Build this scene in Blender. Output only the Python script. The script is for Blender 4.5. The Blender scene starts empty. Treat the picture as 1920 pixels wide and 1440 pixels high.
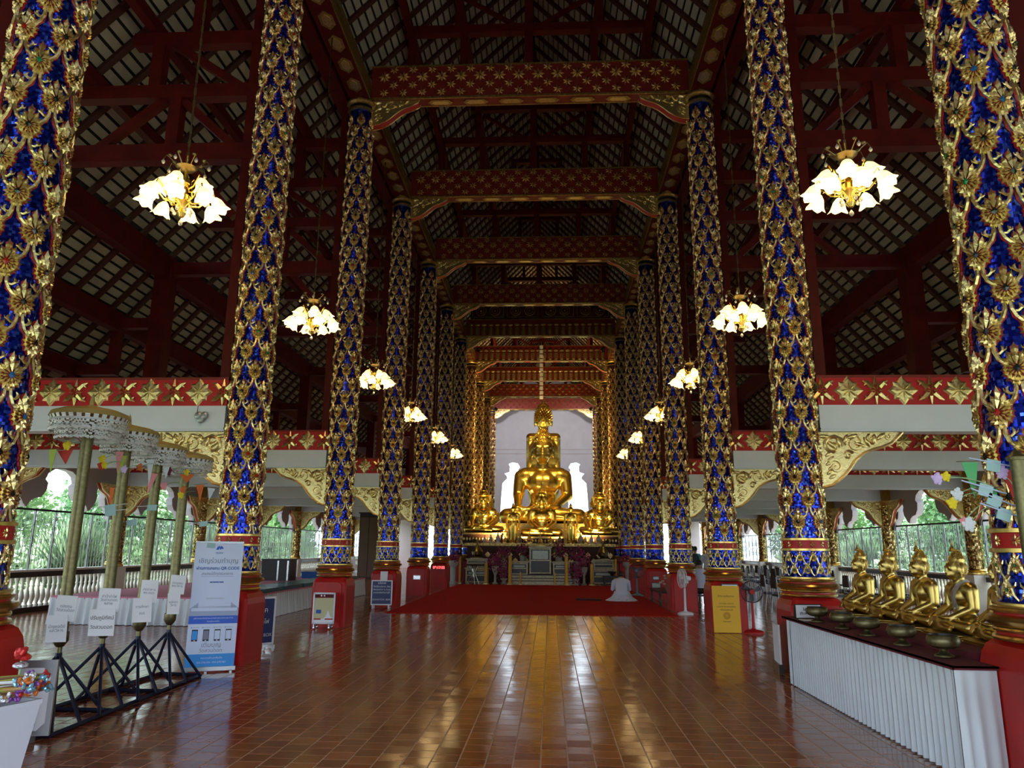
import bpy, bmesh, math, random
import numpy as np
from mathutils import Vector, Matrix, Euler
rnd = random.Random(7)
PI = math.pi
SC = bpy.context.scene
COL = SC.collection

# ------------------------------------------------------------------ camera
YAW, PITCH, ROLL = 0.0530, 0.2191, 0.0085
F_ = Vector((-math.sin(YAW)*math.cos(PITCH), math.cos(YAW)*math.cos(PITCH), math.sin(PITCH)))
R0 = Vector((math.cos(YAW), math.sin(YAW), 0)); U0 = R0.cross(F_)
R_ = R0*math.cos(ROLL)+U0*math.sin(ROLL); U_ = U0*math.cos(ROLL)-R0*math.sin(ROLL)
cd = bpy.data.cameras.new('camera'); cam = bpy.data.objects.new('camera', cd); COL.objects.link(cam)
cd.sensor_fit = 'HORIZONTAL'; cd.sensor_width = 36.0; cd.lens = 1382.04/1920*36
cd.clip_start = 0.05; cd.clip_end = 400
cam.matrix_world = Matrix(((R_.x,U_.x,-F_.x,.502),(R_.y,U_.y,-F_.y,0),(R_.z,U_.z,-F_.z,1.6),(0,0,0,1)))
SC.camera = cam
# ------------------------------------------------------------------ world (bright hazy sky) and exposure
W = bpy.data.worlds.new('world'); SC.world = W; W.use_nodes = True
wn = W.node_tree.nodes; wl = W.node_tree.links
bg = wn['Background']; bg.inputs[0].default_value = (0.74, 0.87, 1.0, 1); bg.inputs[1].default_value = 4.6
sd = bpy.data.lights.new('sun', 'SUN'); sd.energy = 9.0; sd.angle = .01; sd.color = (1.0, .96, .88)
sun = bpy.data.objects.new('sun', sd); COL.objects.link(sun); sun.rotation_euler = (math.radians(-14), math.radians(10), 0); sun.location = (0, 0, 40)
SC.view_settings.view_transform = 'Standard'; SC.view_settings.look = 'None'
SC.view_settings.gamma = 1.0; SC.view_settings.use_curve_mapping = False
SC.view_settings.exposure = 0.0
CHAND_W, ALTAR_W = 13.0, 800.0
SC.cycles.max_bounces = 6; SC.cycles.diffuse_bounces = 3; SC.cycles.glossy_bounces = 3; SC.cycles.use_adaptive_sampling = True; SC.cycles.adaptive_threshold = .035
SC.cycles.transparent_max_bounces = 8; SC.cycles.caustics_reflective = False; SC.cycles.caustics_refractive = False
SC.cycles.sample_clamp_indirect = 6.0

# ------------------------------------------------------------------ materials
MATS = {}
def nt(name):
    m = bpy.data.materials.new(name); m.use_nodes = True
    return m, m.node_tree.nodes, m.node_tree.links, m.node_tree.nodes['Principled BSDF']
def mat(name, col, rough=.6, metal=0, noise=0, nscale=8, bump=0, bscale=30, emit=None, estr=0, alpha=None, spec=.5, coat=0, trans=0):
    if name in MATS: return MATS[name]
    m, n, l, b = nt(name)
    b.inputs['Base Color'].default_value = (*col, 1); b.inputs['Roughness'].default_value = rough
    b.inputs['Metallic'].default_value = metal; b.inputs['Specular IOR Level'].default_value = spec
    b.inputs['Coat Weight'].default_value = coat; b.inputs['Transmission Weight'].default_value = trans
    if noise or bump:
        tc = n.new('ShaderNodeTexCoord')
    if noise:
        t = n.new('ShaderNodeTexNoise'); t.inputs['Scale'].default_value = nscale; t.inputs['Detail'].default_value = 3
        l.new(tc.outputs['Object'], t.inputs['Vector'])
        r = n.new('ShaderNodeValToRGB')
        r.color_ramp.elements[0].position = .3; r.color_ramp.elements[1].position = .7
        r.color_ramp.elements[0].color = (*[max(0, c*(1-noise)) for c in col], 1)
        r.color_ramp.elements[1].color = (*[min(1, c*(1+noise*.6)) for c in col], 1)
        l.new(t.outputs['Fac'], r.inputs[0]); l.new(r.outputs[0], b.inputs['Base Color'])
    if bump:
        t2 = n.new('ShaderNodeTexNoise'); t2.inputs['Scale'].default_value = bscale; t2.inputs['Detail'].default_value = 3
        l.new(tc.outputs['Object'], t2.inputs['Vector'])
        bp = n.new('ShaderNodeBump'); bp.inputs['Strength'].default_value = bump; bp.inputs['Distance'].default_value = .02
        l.new(t2.outputs['Fac'], bp.inputs['Height']); l.new(bp.outputs[0], b.inputs['Normal'])
    if emit:
        b.inputs['Emission Color'].default_value = (*emit, 1); b.inputs['Emission Strength'].default_value = estr
    if alpha is not None: b.inputs['Alpha'].default_value = alpha
    MATS[name] = m
    return m
def math_node(n, op, a=None, b=None):
    k = n.new('ShaderNodeMath'); k.operation = op
    for i, v in ((0, a), (1, b)):
        if isinstance(v, (int, float)): k.inputs[i].default_value = v
    return k
def mosaic_mat(name, cols, size=.024, jitter=.16, rough=.14, metal=.75, rad=.275):
    """small square glass tesserae wrapped round a column: cell colour and tilt vary piece by piece"""
    m, n, l, b = nt(name)
    tc = n.new('ShaderNodeTexCoord'); sp = n.new('ShaderNodeSeparateXYZ'); l.new(tc.outputs['Object'], sp.inputs[0])
    at = math_node(n, 'ARCTAN2'); l.new(sp.outputs[1], at.inputs[0]); l.new(sp.outputs[0], at.inputs[1])
    mu = math_node(n, 'MULTIPLY', None, rad/size); l.new(at.outputs[0], mu.inputs[0])
    mv = math_node(n, 'MULTIPLY', None, 1/size); l.new(sp.outputs[2], mv.inputs[0])
    fu = math_node(n, 'FLOOR'); l.new(mu.outputs[0], fu.inputs[0]); fv = math_node(n, 'FLOOR'); l.new(mv.outputs[0], fv.inputs[0])
    cb = n.new('ShaderNodeCombineXYZ'); l.new(fu.outputs[0], cb.inputs[0]); l.new(fv.outputs[0], cb.inputs[1])
    wnz = n.new('ShaderNodeTexWhiteNoise'); wnz.noise_dimensions = '3D'; l.new(cb.outputs[0], wnz.inputs['Vector'])
    r = n.new('ShaderNodeValToRGB'); r.color_ramp.interpolation = 'CONSTANT'
    while len(r.color_ramp.elements) < len(cols): r.color_ramp.elements.new(.5)
    for i, c in enumerate(cols):
        r.color_ramp.elements[i].position = i/len(cols); r.color_ramp.elements[i].color = (*c, 1)
    l.new(wnz.outputs['Value'], r.inputs[0]); l.new(r.outputs[0], b.inputs['Base Color'])
    vs = n.new('ShaderNodeVectorMath'); vs.operation = 'SUBTRACT'; vs.inputs[1].default_value = (.5, .5, .5); l.new(wnz.outputs['Color'], vs.inputs[0])
    sc = n.new('ShaderNodeVectorMath'); sc.operation = 'SCALE'; sc.inputs[3].default_value = jitter; l.new(vs.outputs[0], sc.inputs[0])
    ge = n.new('ShaderNodeNewGeometry')
    ad = n.new('ShaderNodeVectorMath'); ad.operation = 'ADD'; l.new(ge.outputs['Normal'], ad.inputs[0]); l.new(sc.outputs[0], ad.inputs[1])
    no = n.new('ShaderNodeVectorMath'); no.operation = 'NORMALIZE'; l.new(ad.outputs[0], no.inputs[0]); l.new(no.outputs[0], b.inputs['Normal'])
    b.inputs['Roughness'].default_value = rough; b.inputs['Metallic'].default_value = metal
    return m
def cell_mat(name, cx, cy, cols, rough, jitter=.02, rvar=.1, nbump=.05, coat=0):
    """floor tiles: colour and slight tilt vary tile by tile"""
    m, n, l, b = nt(name)
    ge = n.new('ShaderNodeNewGeometry'); sp = n.new('ShaderNodeSeparateXYZ'); l.new(ge.outputs['Position'], sp.inputs[0])
    mx = math_node(n, 'MULTIPLY', None, 1/cx); l.new(sp.outputs[0], mx.inputs[0]); fx = math_node(n, 'FLOOR'); l.new(mx.outputs[0], fx.inputs[0])
    # half-tile stagger of every second column
    md = math_node(n, 'FLOORED_MODULO', None, 2.0); l.new(fx.outputs[0], md.inputs[0])
    hf = math_node(n, 'MULTIPLY', None, .5); l.new(md.outputs[0], hf.inputs[0])
    my = math_node(n, 'MULTIPLY', None, 1/cy); l.new(sp.outputs[1], my.inputs[0]); sy = math_node(n, 'SUBTRACT'); l.new(my.outputs[0], sy.inputs[0]); l.new(hf.outputs[0], sy.inputs[1])
    fy = math_node(n, 'FLOOR'); l.new(sy.outputs[0], fy.inputs[0])
    cb = n.new('ShaderNodeCombineXYZ'); l.new(fx.outputs[0], cb.inputs[0]); l.new(fy.outputs[0], cb.inputs[1])
    wz = n.new('ShaderNodeTexWhiteNoise'); l.new(cb.outputs[0], wz.inputs['Vector'])
    r = n.new('ShaderNodeValToRGB')
    while len(r.color_ramp.elements) < len(cols): r.color_ramp.elements.new(.5)
    for i, c in enumerate(cols):
        r.color_ramp.elements[i].position = i/(len(cols)-1); r.color_ramp.elements[i].color = (*c, 1)
    l.new(wz.outputs['Value'], r.inputs[0])
    ns = n.new('ShaderNodeTexNoise'); ns.inputs['Scale'].default_value = 1.3; ns.inputs['Detail'].default_value = 4; l.new(ge.outputs['Position'], ns.inputs['Vector'])
    mixc = n.new('ShaderNodeMixRGB'); mixc.blend_type = 'MULTIPLY'; mixc.inputs[0].default_value = .5
    l.new(r.outputs[0], mixc.inputs[1]); l.new(ns.outputs['Fac'], mixc.inputs[2]); l.new(mixc.outputs[0], b.inputs['Base Color'])
    rm = n.new('ShaderNodeMapRange'); rm.inputs[3].default_value = rough; rm.inputs[4].default_value = rough+rvar
    l.new(ns.outputs['Fac'], rm.inputs[0]); l.new(rm.outputs[0], b.inputs['Roughness'])
    vs = n.new('ShaderNodeVectorMath'); vs.operation = 'SUBTRACT'; vs.inputs[1].default_value = (.5, .5, .5); l.new(wz.outputs['Color'], vs.inputs[0])
    sc = n.new('ShaderNodeVectorMath'); sc.operation = 'SCALE'; sc.inputs[3].default_value = jitter; l.new(vs.outputs[0], sc.inputs[0])
    n2 = n.new('ShaderNodeTexNoise'); n2.inputs['Scale'].default_value = 14; l.new(ge.outputs['Position'], n2.inputs['Vector'])
    bp = n.new('ShaderNodeBump'); bp.inputs['Strength'].default_value = nbump; bp.inputs['Distance'].default_value = .03; l.new(n2.outputs['Fac'], bp.inputs['Height'])
    ad = n.new('ShaderNodeVectorMath'); ad.operation = 'ADD'; l.new(bp.outputs[0], ad.inputs[0]); l.new(sc.outputs[0], ad.inputs[1])
    no = n.new('ShaderNodeVectorMath'); no.operation = 'NORMALIZE'; l.new(ad.outputs[0], no.inputs[0]); l.new(no.outputs[0], b.inputs['Normal'])
    b.inputs['Coat Weight'].default_value = coat; b.inputs['Coat Roughness'].default_value = .1
    return m

GOLD = mat('gilt', (.84, .67, .31), .29, .95, noise=.18, nscale=25, bump=.2, bscale=60)
GOLDS = mat('statue_gold', (.62, .44, .13), .33, 1.0, noise=.10, nscale=6)
GOLDB = mat('bright_gold', (.95, .68, .16), .27, 1.0)
GOLDD = mat('aged_gold', (.50, .35, .12), .38, .85, noise=.4, nscale=20)
GOLDM = mat('moulding_gold', (.66, .44, .13), .28, .95, noise=.2, nscale=10)
BRASS = mat('brass', (.18, .155, .075), .42, .9, noise=.25, nscale=30)
BRONZE = mat('bronze', (.25, .20, .09), .35, .9)
RED = mat('pedestal_red', (.42, .011, .009), .36, 0, noise=.15, nscale=3, spec=.32)
REDB = mat('beam_red', (.20, .014, .008), .5, 0, noise=.15, nscale=4)
REDF = mat('frieze_red', (.50, .008, .010), .5)
REDT = mat('timber_red', (.085, .006, .0035), .5, 0, noise=.3, nscale=3, spec=.2)
REDTD = mat('timber_dark', (.05, .009, .006), .6)
REDEDGE = mat('motif_red_edge', (.45, .02, .02), .5)
WHITEP = mat('white_paint', (.72, .75, .86), .55, noise=.06, nscale=1.5)
LAV = mat('lavender_plaster', (.52, .46, .50), .75, noise=.06, nscale=1.2)
CREAM = mat('cream_paint', (.80, .78, .70), .5)
BLACKW = mat('dark_timber', (.025, .018, .015), .35)
BLUEM = mosaic_mat('blue_mirror_mosaic', [(.006, .012, .30), (.004, .01, .22), (.010, .025, .42), (.015, .035, .5), (.003, .006, .15), (.05, .12, .7)])
GOLDMOS = mosaic_mat('gold_mirror_mosaic', [(.45, .30, .10), (.30, .18, .06), (.62, .46, .20), (.2, .12, .05)], .04, .5, .2, .9, .22)
GEMB = mat('gem_blue', (.02, .12, .35), .1); GEMG = mat('gem_green', (.01, .25, .08), .1); GEMD = mat('gem_dark', (.01, .02, .015), .08); GEMR = mat('gem_red', (.45, .02, .01), .1)
TILE = cell_mat('terracotta_tile', .21, .21, [(.42, .108, .030), (.30, .072, .021), (.52, .145, .042), (.36, .088, .026)], .10, .028, .10, .03, .15)
GROUT = mat('grout', (.52, .34, .24), .5)
CARPET = mat('red_carpet', (.40, .012, .010), .95, bump=.4, bscale=120, spec=.1)
MAROON = mat('maroon_cloth', (.12, .008, .016), .85, noise=.15, nscale=6)
SKIRT = mat('white_satin', (.68, .74, .78), .5, noise=.05, nscale=3)
PINK = mat('pink_cloth', (.62, .22, .32), .8); TEAL = mat('teal_vinyl', (.02, .13, .17), .3, noise=.2, nscale=4)
NAVY = mat('navy_steel', (.006, .010, .035), .4, .3)
WHITE = mat('white_plastic', (.8, .82, .86), .4); PAPER = mat('paper', (.78, .78, .82), .8)
BLACK = mat('black_plastic', (.012, .012, .014), .4); GREY = mat('grey_metal', (.35, .36, .38), .35, .6); STEEL = mat('steel', (.6, .61, .63), .22, 1.0)
INK = mat('ink', (.02, .02, .03), .7); INKB = mat('ink_blue', (.03, .10, .42), .7); INKG = mat('ink_grey', (.22, .24, .32), .7)
ROOFTILE = mat('roof_tile', (.35, .325, .25), .85, noise=.18, nscale=2)
DARK = mat('roof_dark', (.012, .009, .007), .9)
GRASS = mat('lawn', (.18, .30, .10), .9, noise=.4, nscale=.8); PAVE = mat('concrete', (.55, .54, .50), .9)
LEAF1 = mat('leaf', (.22, .42, .18), .5, noise=.5, nscale=2); LEAF2 = mat('leaf_light', (.40, .58, .32), .5, noise=.4, nscale=2); BARK = mat('bark', (.18, .13, .09), .9)
SKIN = mat('skin', (.45, .26, .17), .5); HAIR = mat('hair', (.01, .009, .008), .5); CLOTHW = mat('white_shirt', (.62, .66, .82), .8); CLOTHB = mat('dark_shirt', (.03, .04, .05), .8); CLOTHD = mat('dark_trousers', (.015, .013, .013), .8); CLOTHC = mat('cyan_shirt', (.1, .45, .6), .8)
ALTC = mat('gilt_cream', (.42, .37, .24), .4, .3, noise=.3, nscale=15)
WAX = mat('yellow_wax', (.75, .45, .06), .5); ORCHID = mat('orchid', (.36, .03, .16), .6, noise=.4, nscale=20); CERAM = mat('celadon', (.5, .5, .48), .3)
MIRROR = mat('mirror_inlay', (.30, .33, .27), .35, .4, noise=.5, nscale=40)
SHADE = mat('lit_glass_shade', (.9, .8, .6), .4, emit=(1.0, .74, .30), estr=1.9)
BULB = mat('lit_bulb', (.9, .8, .6), .4, emit=(1.0, .80, .45), estr=14.0)
CRYSTAL = mat('crystal', (.75, .72, .66), .05, .3, spec=.9)
TUBE = mat('fluorescent_tube', (.9, .9, .95), .4)
YELLOWB = mat('yellow_board', (.75, .42, .01), .55); BLUEB = mat('banner_blue', (.02, .11, .62), .5); CYANB = mat('banner_cyan', (.03, .30, .80), .5); BANW = mat('banner_white', (.62, .70, .92), .45); BANG = mat('banner_grey', (.36, .43, .62), .5)
LED = mat('led_red', (.5, .0, .0), .5, emit=(1, .05, .05), estr=6)

for m_ in (SHADE, BULB, LED): m_.cycles.emission_sampling = 'NONE'   # the chandelier's own lamp does the lighting
# ------------------------------------------------------------------ mesh helpers
class MB:
    def __init__(s): s.v = []; s.f = []; s.m = []
    def add(s, vs, fs, m=0):
        o = len(s.v); s.v.extend([tuple(v) for v in vs]); s.f.extend([tuple(i+o for i in f) for f in fs]); s.m.extend([m]*len(fs)); return s
    def box(s, c, d, m=0, rot=None):
        x, y, z = d[0]/2, d[1]/2, d[2]/2
        vs = [Vector((a*x, b*y, e*z)) for e in (-1, 1) for b in (-1, 1) for a in (-1, 1)]
        if rot is not None: vs = [rot @ v for v in vs]
        c = Vector(c)
        return s.add([v+c for v in vs], [(0, 2, 3, 1), (4, 5, 7, 6), (0, 1, 5, 4), (2, 6, 7, 3), (0, 4, 6, 2), (1, 3, 7, 5)], m)
    def b2(s, lo, hi, m=0):
        return s.box([(a+b)/2 for a, b in zip(lo, hi)], [b-a for a, b in zip(lo, hi)], m)
    def tube(s, pts, r, n=8, m=0, cap=True):
        pts = [Vector(p) for p in pts]; k = len(pts); rs = r if isinstance(r, (list, tuple)) else [r]*k
        vs = []; up = None
        for i, p in enumerate(pts):
            t = (pts[min(i+1, k-1)]-pts[max(i-1, 0)])
            if t.length < 1e-9: t = Vector((0, 0, 1))
            t.normalize()
            if up is None: up = Vector((0, 0, 1)) if abs(t.z) < .9 else Vector((1, 0, 0))
            a = up.cross(t)
            if a.length < 1e-6: a = Vector((1, 0, 0)).cross(t)
            a.normalize(); b = t.cross(a); up = b
            for j in range(n):
                g = 2*PI*j/n; vs.append(p+(a*math.cos(g)+b*math.sin(g))*rs[i])
        fs = [(i*n+j, i*n+(j+1) % n, (i+1)*n+(j+1) % n, (i+1)*n+j) for i in range(k-1) for j in range(n)]
        if cap: fs += [tuple(range(n-1, -1, -1)), tuple((k-1)*n+j for j in range(n))]
        return s.add(vs, fs, m)
    def lathe(s, prof, n=16, m=0, o=(0, 0, 0), flut=0, nf=8, a0=0, a1=2*PI, cap=True):
        vs = []; full = abs(a1-a0-2*PI) < 1e-6; nn = n if full else n+1
        for r, z in prof:
            for j in range(nn):
                g = a0+(a1-a0)*j/n; rr = r*(1+flut*math.cos(nf*g)); vs.append((o[0]+rr*math.cos(g), o[1]+rr*math.sin(g), o[2]+z))
        k = len(prof)
        fs = [(i*nn+j, i*nn+(j+1) % nn, (i+1)*nn+(j+1) % nn, (i+1)*nn+j) for i in range(k-1) for j in range(n)]
        if cap and full: 
            if prof[0][0] > 1e-4: fs.append(tuple(range(n-1, -1, -1)))
            if prof[-1][0] > 1e-4: fs.append(tuple((k-1)*n+j for j in range(n)))
        return s.add(vs, fs, m)
    def prism(s, out, d0, d1, m=0, plane='xz', ms=None):
        """outline extruded from d0 to d1 along the axis left over; ms = material of the rim"""
        def P(u, v, w): return (u, w, v) if plane == 'xz' else ((w, u, v) if plane == 'yz' else (u, v, w))
        n = len(out); vs = [P(u, v, d0) for u, v in out]+[P(u, v, d1) for u, v in out]
        s.add(vs, [tuple(range(n)), tuple(range(2*n-1, n-1, -1))], m)
        o = len(s.v)-2*n
        for i in range(n):
            s.f.append((o+i, o+n+i, o+n+(i+1) % n, o+(i+1) % n)); s.m.append(m if ms is None else ms)
        return s
    def ell(s, c, r, nu=10, nv=7, m=0, rot=None):
        vs = []; c = Vector(c)
        for i in range(nv+1):
            t = PI*i/nv
            for j in range(nu):
                g = 2*PI*j/nu; p = Vector((r[0]*math.sin(t)*math.cos(g), r[1]*math.sin(t)*math.sin(g), r[2]*math.cos(t)))
                if rot is not None: p = rot @ p
                vs.append(c+p)
        fs = [(i*nu+j, (i+1)*nu+j, (i+1)*nu+(j+1) % nu, i*nu+(j+1) % nu) for i in range(nv) for j in range(nu)]
        return s.add(vs, fs, m)
    def map(s, fn): s.v = [tuple(fn(*v)) for v in s.v]; return s
    def mesh(s, name, mats, smooth=False):
        me = bpy.data.meshes.new(name); me.from_pydata(s.v, [], s.f); me.validate()
        for a in (mats if isinstance(mats, (list, tuple)) else [mats]): me.materials.append(a)
        if len(me.polygons) == len(s.m) and any(s.m): me.polygons.foreach_set('material_index', s.m)
        bm = bmesh.new(); bm.from_mesh(me); bmesh.ops.recalc_face_normals(bm, faces=bm.faces); bm.to_mesh(me); bm.free()
        if smooth: me.polygons.foreach_set('use_smooth', [True]*len(me.polygons)); me.set_sharp_from_angle(angle=math.radians(40))
        return me
    def build(s, name, mats, parent=None, smooth=False, loc=(0, 0, 0), rz=0): return obj(name, s.mesh(name, mats, smooth), parent, loc, rz)
def obj(name, me, parent=None, loc=(0, 0, 0), rz=0, sc=None):
    o = bpy.data.objects.new(name, me); COL.objects.link(o); o.location = loc
    if rz: o.rotation_euler = (0, 0, rz) if isinstance(rz, (int, float)) else rz
    if sc is not None: o.scale = (sc, sc, sc) if isinstance(sc, (int, float)) else sc
    if parent is not None: o.parent = parent; KIDS.setdefault(parent.name, []).append(o)
    return o
def tag(o, label, cat, group=None):
    o['label'] = label; o['category'] = cat
    if group: o['group'] = group
    return o
def thing(name, label, cat, loc=(0, 0, 0), rz=0, group=None, sc=None):
    o = bpy.data.objects.new(name, None); COL.objects.link(o); o.location = loc; o.rotation_euler = (0, 0, rz) if isinstance(rz, (int, float)) else rz
    o.empty_display_size = .1
    if sc is not None: o.scale = (sc, sc, sc)
    return tag(o, label, cat, group)
def struct(o): o['kind'] = 'structure'; return o
def stuff(o): o['kind'] = 'stuff'; return o
KIDS = {}
def copy_tree(src, loc, rz, label, group=None, sc=None):
    r = src.copy(); COL.objects.link(r); r.location = loc; r.rotation_euler = (0, 0, rz) if isinstance(rz, (int, float)) else rz
    if sc is not None: r.scale = (sc, sc, sc) if isinstance(sc, (int, float)) else sc
    r['label'] = label
    if group: r['group'] = group
    def rec(a, b):
        for ch in [o for o in ALLKIDS(a)]:
            c = ch.copy(); COL.objects.link(c); c.parent = b; KIDS.setdefault(b.name, []).append(c); rec(ch, c)
    rec(src, r)
    return r
def ALLKIDS(a): return KIDS.get(a.name, [])
def quads_np(name, verts, faces, mats):
    me = bpy.data.meshes.new(name); nv = len(verts); nf = len(faces)
    me.vertices.add(nv); me.vertices.foreach_set('co', np.asarray(verts, dtype=np.float32).ravel())
    me.loops.add(nf*4); me.loops.foreach_set('vertex_index', np.asarray(faces, dtype=np.int32).ravel())
    me.polygons.add(nf); me.polygons.foreach_set('loop_start', np.arange(nf, dtype=np.int32)*4)
    me.update(calc_edges=True); me.shade_flat()
    for a in (mats if isinstance(mats, (list, tuple)) else [mats]): me.materials.append(a)
    return me
def boxes_np(name, C, ax, ay, az, mats):
    """many boxes: centres C (n,3), half-axis vectors ax, ay, az (3,) shared"""
    C = np.asarray(C); n = len(C); ax, ay, az = map(np.asarray, (ax, ay, az))
    off = np.array([a*ax+b*ay+c*az for c in (-1, 1) for b in (-1, 1) for a in (-1, 1)])
    V = (C[:, None, :]+off[None]).reshape(-1, 3)
    fb = np.array([(0, 2, 3, 1), (4, 5, 7, 6), (0, 1, 5, 4), (2, 6, 7, 3), (0, 4, 6, 2), (1, 3, 7, 5)])
    Fc = (np.arange(n)[:, None, None]*8+fb[None]).reshape(-1, 4)
    return quads_np(name, V, Fc, mats)
TMP = bpy.data.scenes.new('scratch')
def evaluated_mesh(o):
    TMP.collection.objects.link(o); vl = TMP.view_layers[0]; vl.update()
    me = bpy.data.meshes.new_from_object(o.evaluated_get(vl.depsgraph)); bpy.data.objects.remove(o)
    return me
def text_mesh(body, size, m, align='CENTER', ext=.0015, space=1.0, bold=0):
    cu = bpy.data.curves.new('lettering', 'FONT'); cu.body = body; cu.size = size; cu.align_x = align; cu.align_y = 'CENTER'; cu.extrude = ext; cu.space_line = space; cu.offset = bold
    me = evaluated_mesh(bpy.data.objects.new('lettering', cu)); me.materials.clear(); me.materials.append(m)
    return me
def letters(parent, body, size, m, loc, rot=(PI/2, 0, 0), ext=.0015, space=1.0, bold=0, align='CENTER', sx=1):
    o = obj('lettering', text_mesh(body, size, m, align, ext, space, bold), parent, loc); o.rotation_euler = rot; o.scale = (sx, 1, 1)
    return o
def blob(name, prims, voxel, m, smooth_it=6):
    """one continuous figure: ellipsoids and tapered limbs fused by a voxel remesh"""
    b = MB()
    for p in prims:
        if p[0] == 'e': b.ell(p[1], p[2], 16, 12, rot=Euler(p[3]).to_matrix() if len(p) > 3 else None)
        else:
            A, B, ra, rb = Vector(p[1]), Vector(p[2]), p[3], p[4]
            b.tube([A, A.lerp(B, .5), B], [ra, (ra+rb)/2, rb], 12); b.ell(A, (ra,)*3, 12, 8); b.ell(B, (rb,)*3, 12, 8)
    me = b.mesh(name, m); o = bpy.data.objects.new(name, me)
    md = o.modifiers.new('r', 'REMESH'); md.mode = 'VOXEL'; md.voxel_size = voxel
    ms = o.modifiers.new('s', 'SMOOTH'); ms.factor = .5; ms.iterations = smooth_it
    r = evaluated_mesh(o); bpy.data.meshes.remove(me)
    r.name = name; r.materials.clear(); r.materials.append(m); r.polygons.foreach_set('use_smooth', [True]*len(r.polygons))
    return r
def lerp(a, b, t): return a+(b-a)*t
ORD = ['first', 'second', 'third', 'fourth', 'fifth', 'sixth', 'seventh', 'eighth', 'ninth', 'tenth', 'eleventh']
CX = 4.07
def ROW(n): return 10.80+5.115*(n-2)
SIDE = {-1: 'left', 1: 'right'}

# ================================================================== SETTING
# ground outside
struct(MB().b2((-90, -60, -.55), (90, 140, -.35)).build('ground', GRASS))
struct(MB().b2((-16, -8, -.35), (16, 68, -.02)).build('terrace', PAVE))
# floor: grout bed with every terracotta tile its own piece
floor = struct(MB().b2((-12.3, -3, -.02), (12.3, 63, -.0012)).build('floor', GROUT))
def make_floor():
    T = .21; g = .006
    xs = np.arange(-58, 58); cs = []
    for i in xs:
        oy = .5 if i % 2 else 0
        for j in range(int(3/T), int(62/T)):
            cs.append(((i+.5)*T, (j+.5+oy)*T, -.004))
    cs = np.array(cs); cs = cs[np.abs(cs[:, 0]) < 12]
    d = np.hypot(cs[:, 0]-.5, cs[:, 1]-6.5)
    vis = (cs[:, 1] > 5.75) & (np.abs(cs[:, 0]-.3) < 3.0)
    key = np.where(vis, d, 1e9); idx = np.argsort(key)[:300]
    h = T/2-g
    tm = MB().b2((-h, -h, -.004), (h, h, .004)).mesh('tile', TILE)
    for k in idx: obj('tile', tm, floor, tuple(cs[k]))
    rest = np.delete(cs, idx, 0)
    stuff(obj('tile_field', boxes_np('tile_field', rest, (h, 0, 0), (0, h, 0), (0, 0, .004), TILE), floor))
make_floor()

# ---- roof: tile undersides between battens, rafters, purlins
RIDGE = (-.0, 17.5); KNEE = (8.75, 8.35); EAVE = (12.55, 3.59); STEP = (8.55, 8.05)
ceil_ = struct(thing('ceiling', 'x', 'x')); del ceil_['label']; del ceil_['category']
def make_roof():
    R = .655; B = .215; y0, y1 = -2.0, 61.5
    allC = []
    tile_meshes = []
    for s in (-1, 1):
        for part, (A, Z) in enumerate(((RIDGE, KNEE), (STEP, EAVE))):
            a = np.array((s*A[0], 0, A[1])); z = np.array((s*Z[0], 0, Z[1])); L = np.linalg.norm(z-a); u = (z-a)/L; nrm = np.array((-u[2]*1.0, 0, u[0]));
            if nrm[2] < 0: nrm = -nrm
            rot = math.atan2(u[2], u[0])
            # dark sheathing above the tiles
            b = MB(); p = [a+nrm*.10, z+nrm*.10]
            b.add([(p[0][0], y0, p[0][2]), (p[1][0], y0, p[1][2]), (p[1][0], y1, p[1][2]), (p[0][0], y1, p[0][2])]+[(p[0][0]+nrm[0]*.06, y0, p[0][2]+nrm[2]*.06), (p[1][0]+nrm[0]*.06, y0, p[1][2]+nrm[2]*.06), (p[1][0]+nrm[0]*.06, y1, p[1][2]+nrm[2]*.06), (p[0][0]+nrm[0]*.06, y1, p[0][2]+nrm[2]*.06)],
                  [(0, 1, 2, 3), (7, 6, 5, 4), (0, 4, 5, 1), (1, 5, 6, 2), (2, 6, 7, 3), (3, 7, 4, 0)])
            b.build('sheathing', DARK, ceil_)
            ny = int((y1-y0)/R); ns = int(L/B)
            # rafters
            rm = None
            for j in range(ny+1):
                c = (a+z)/2-nrm*.0
                if rm is None: rm = MB().box((0, 0, 0), (L, .13, .07), rot=Matrix.Rotation(-rot, 3, 'Y')).mesh('rafter', REDTD)
                obj('rafter', rm, ceil_, (c[0], y0+j*R, c[2]))
            C = []
            for i in range(ns):
                for j in range(ny):
                    C.append(a+u*(i+.5)*B+np.array((0, y0+(j+.5)*R, 0))+nrm*.05)
            C = np.array(C)
            hx = u*(B*.5-.028); hy = np.array((0, R*.5-.02, 0)); hz = nrm*.012
            tm = MB().box((0, 0, 0), (2*np.linalg.norm(hx), 2*hy[1], .024), rot=Matrix.Rotation(-rot, 3, 'Y')).mesh('roof_tile', ROOFTILE)
            # largest in view: the lower edge of the upper slope between the first two columns
            if part == 0:
                d = np.linalg.norm(C-np.array((s*6.3, 11.0, 10.5)), axis=1); k = np.argsort(d)[:150]
                for q in k: obj('roof_tile', tm, ceil_, tuple(C[q]))
                C = np.delete(C, k, 0)
            stuff(obj('roof_tile_field', boxes_np('roof_tile_field', C, hx, hy, hz, ROOFTILE), ceil_))
make_roof()
MB().prism([(-.5, 17.06), (0, 17.62), (.5, 17.06), (.5, 17.2), (0, 17.85), (-.5, 17.2)], -2, 61.5).build('ridge_cap', DARK, ceil_)
def on_slope(z):
    return (17.5-z)/(17.5-8.35)*8.75 if z > 8.2 else 8.55+(8.05-z)/(8.05-3.59)*(12.55-8.55)
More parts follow.
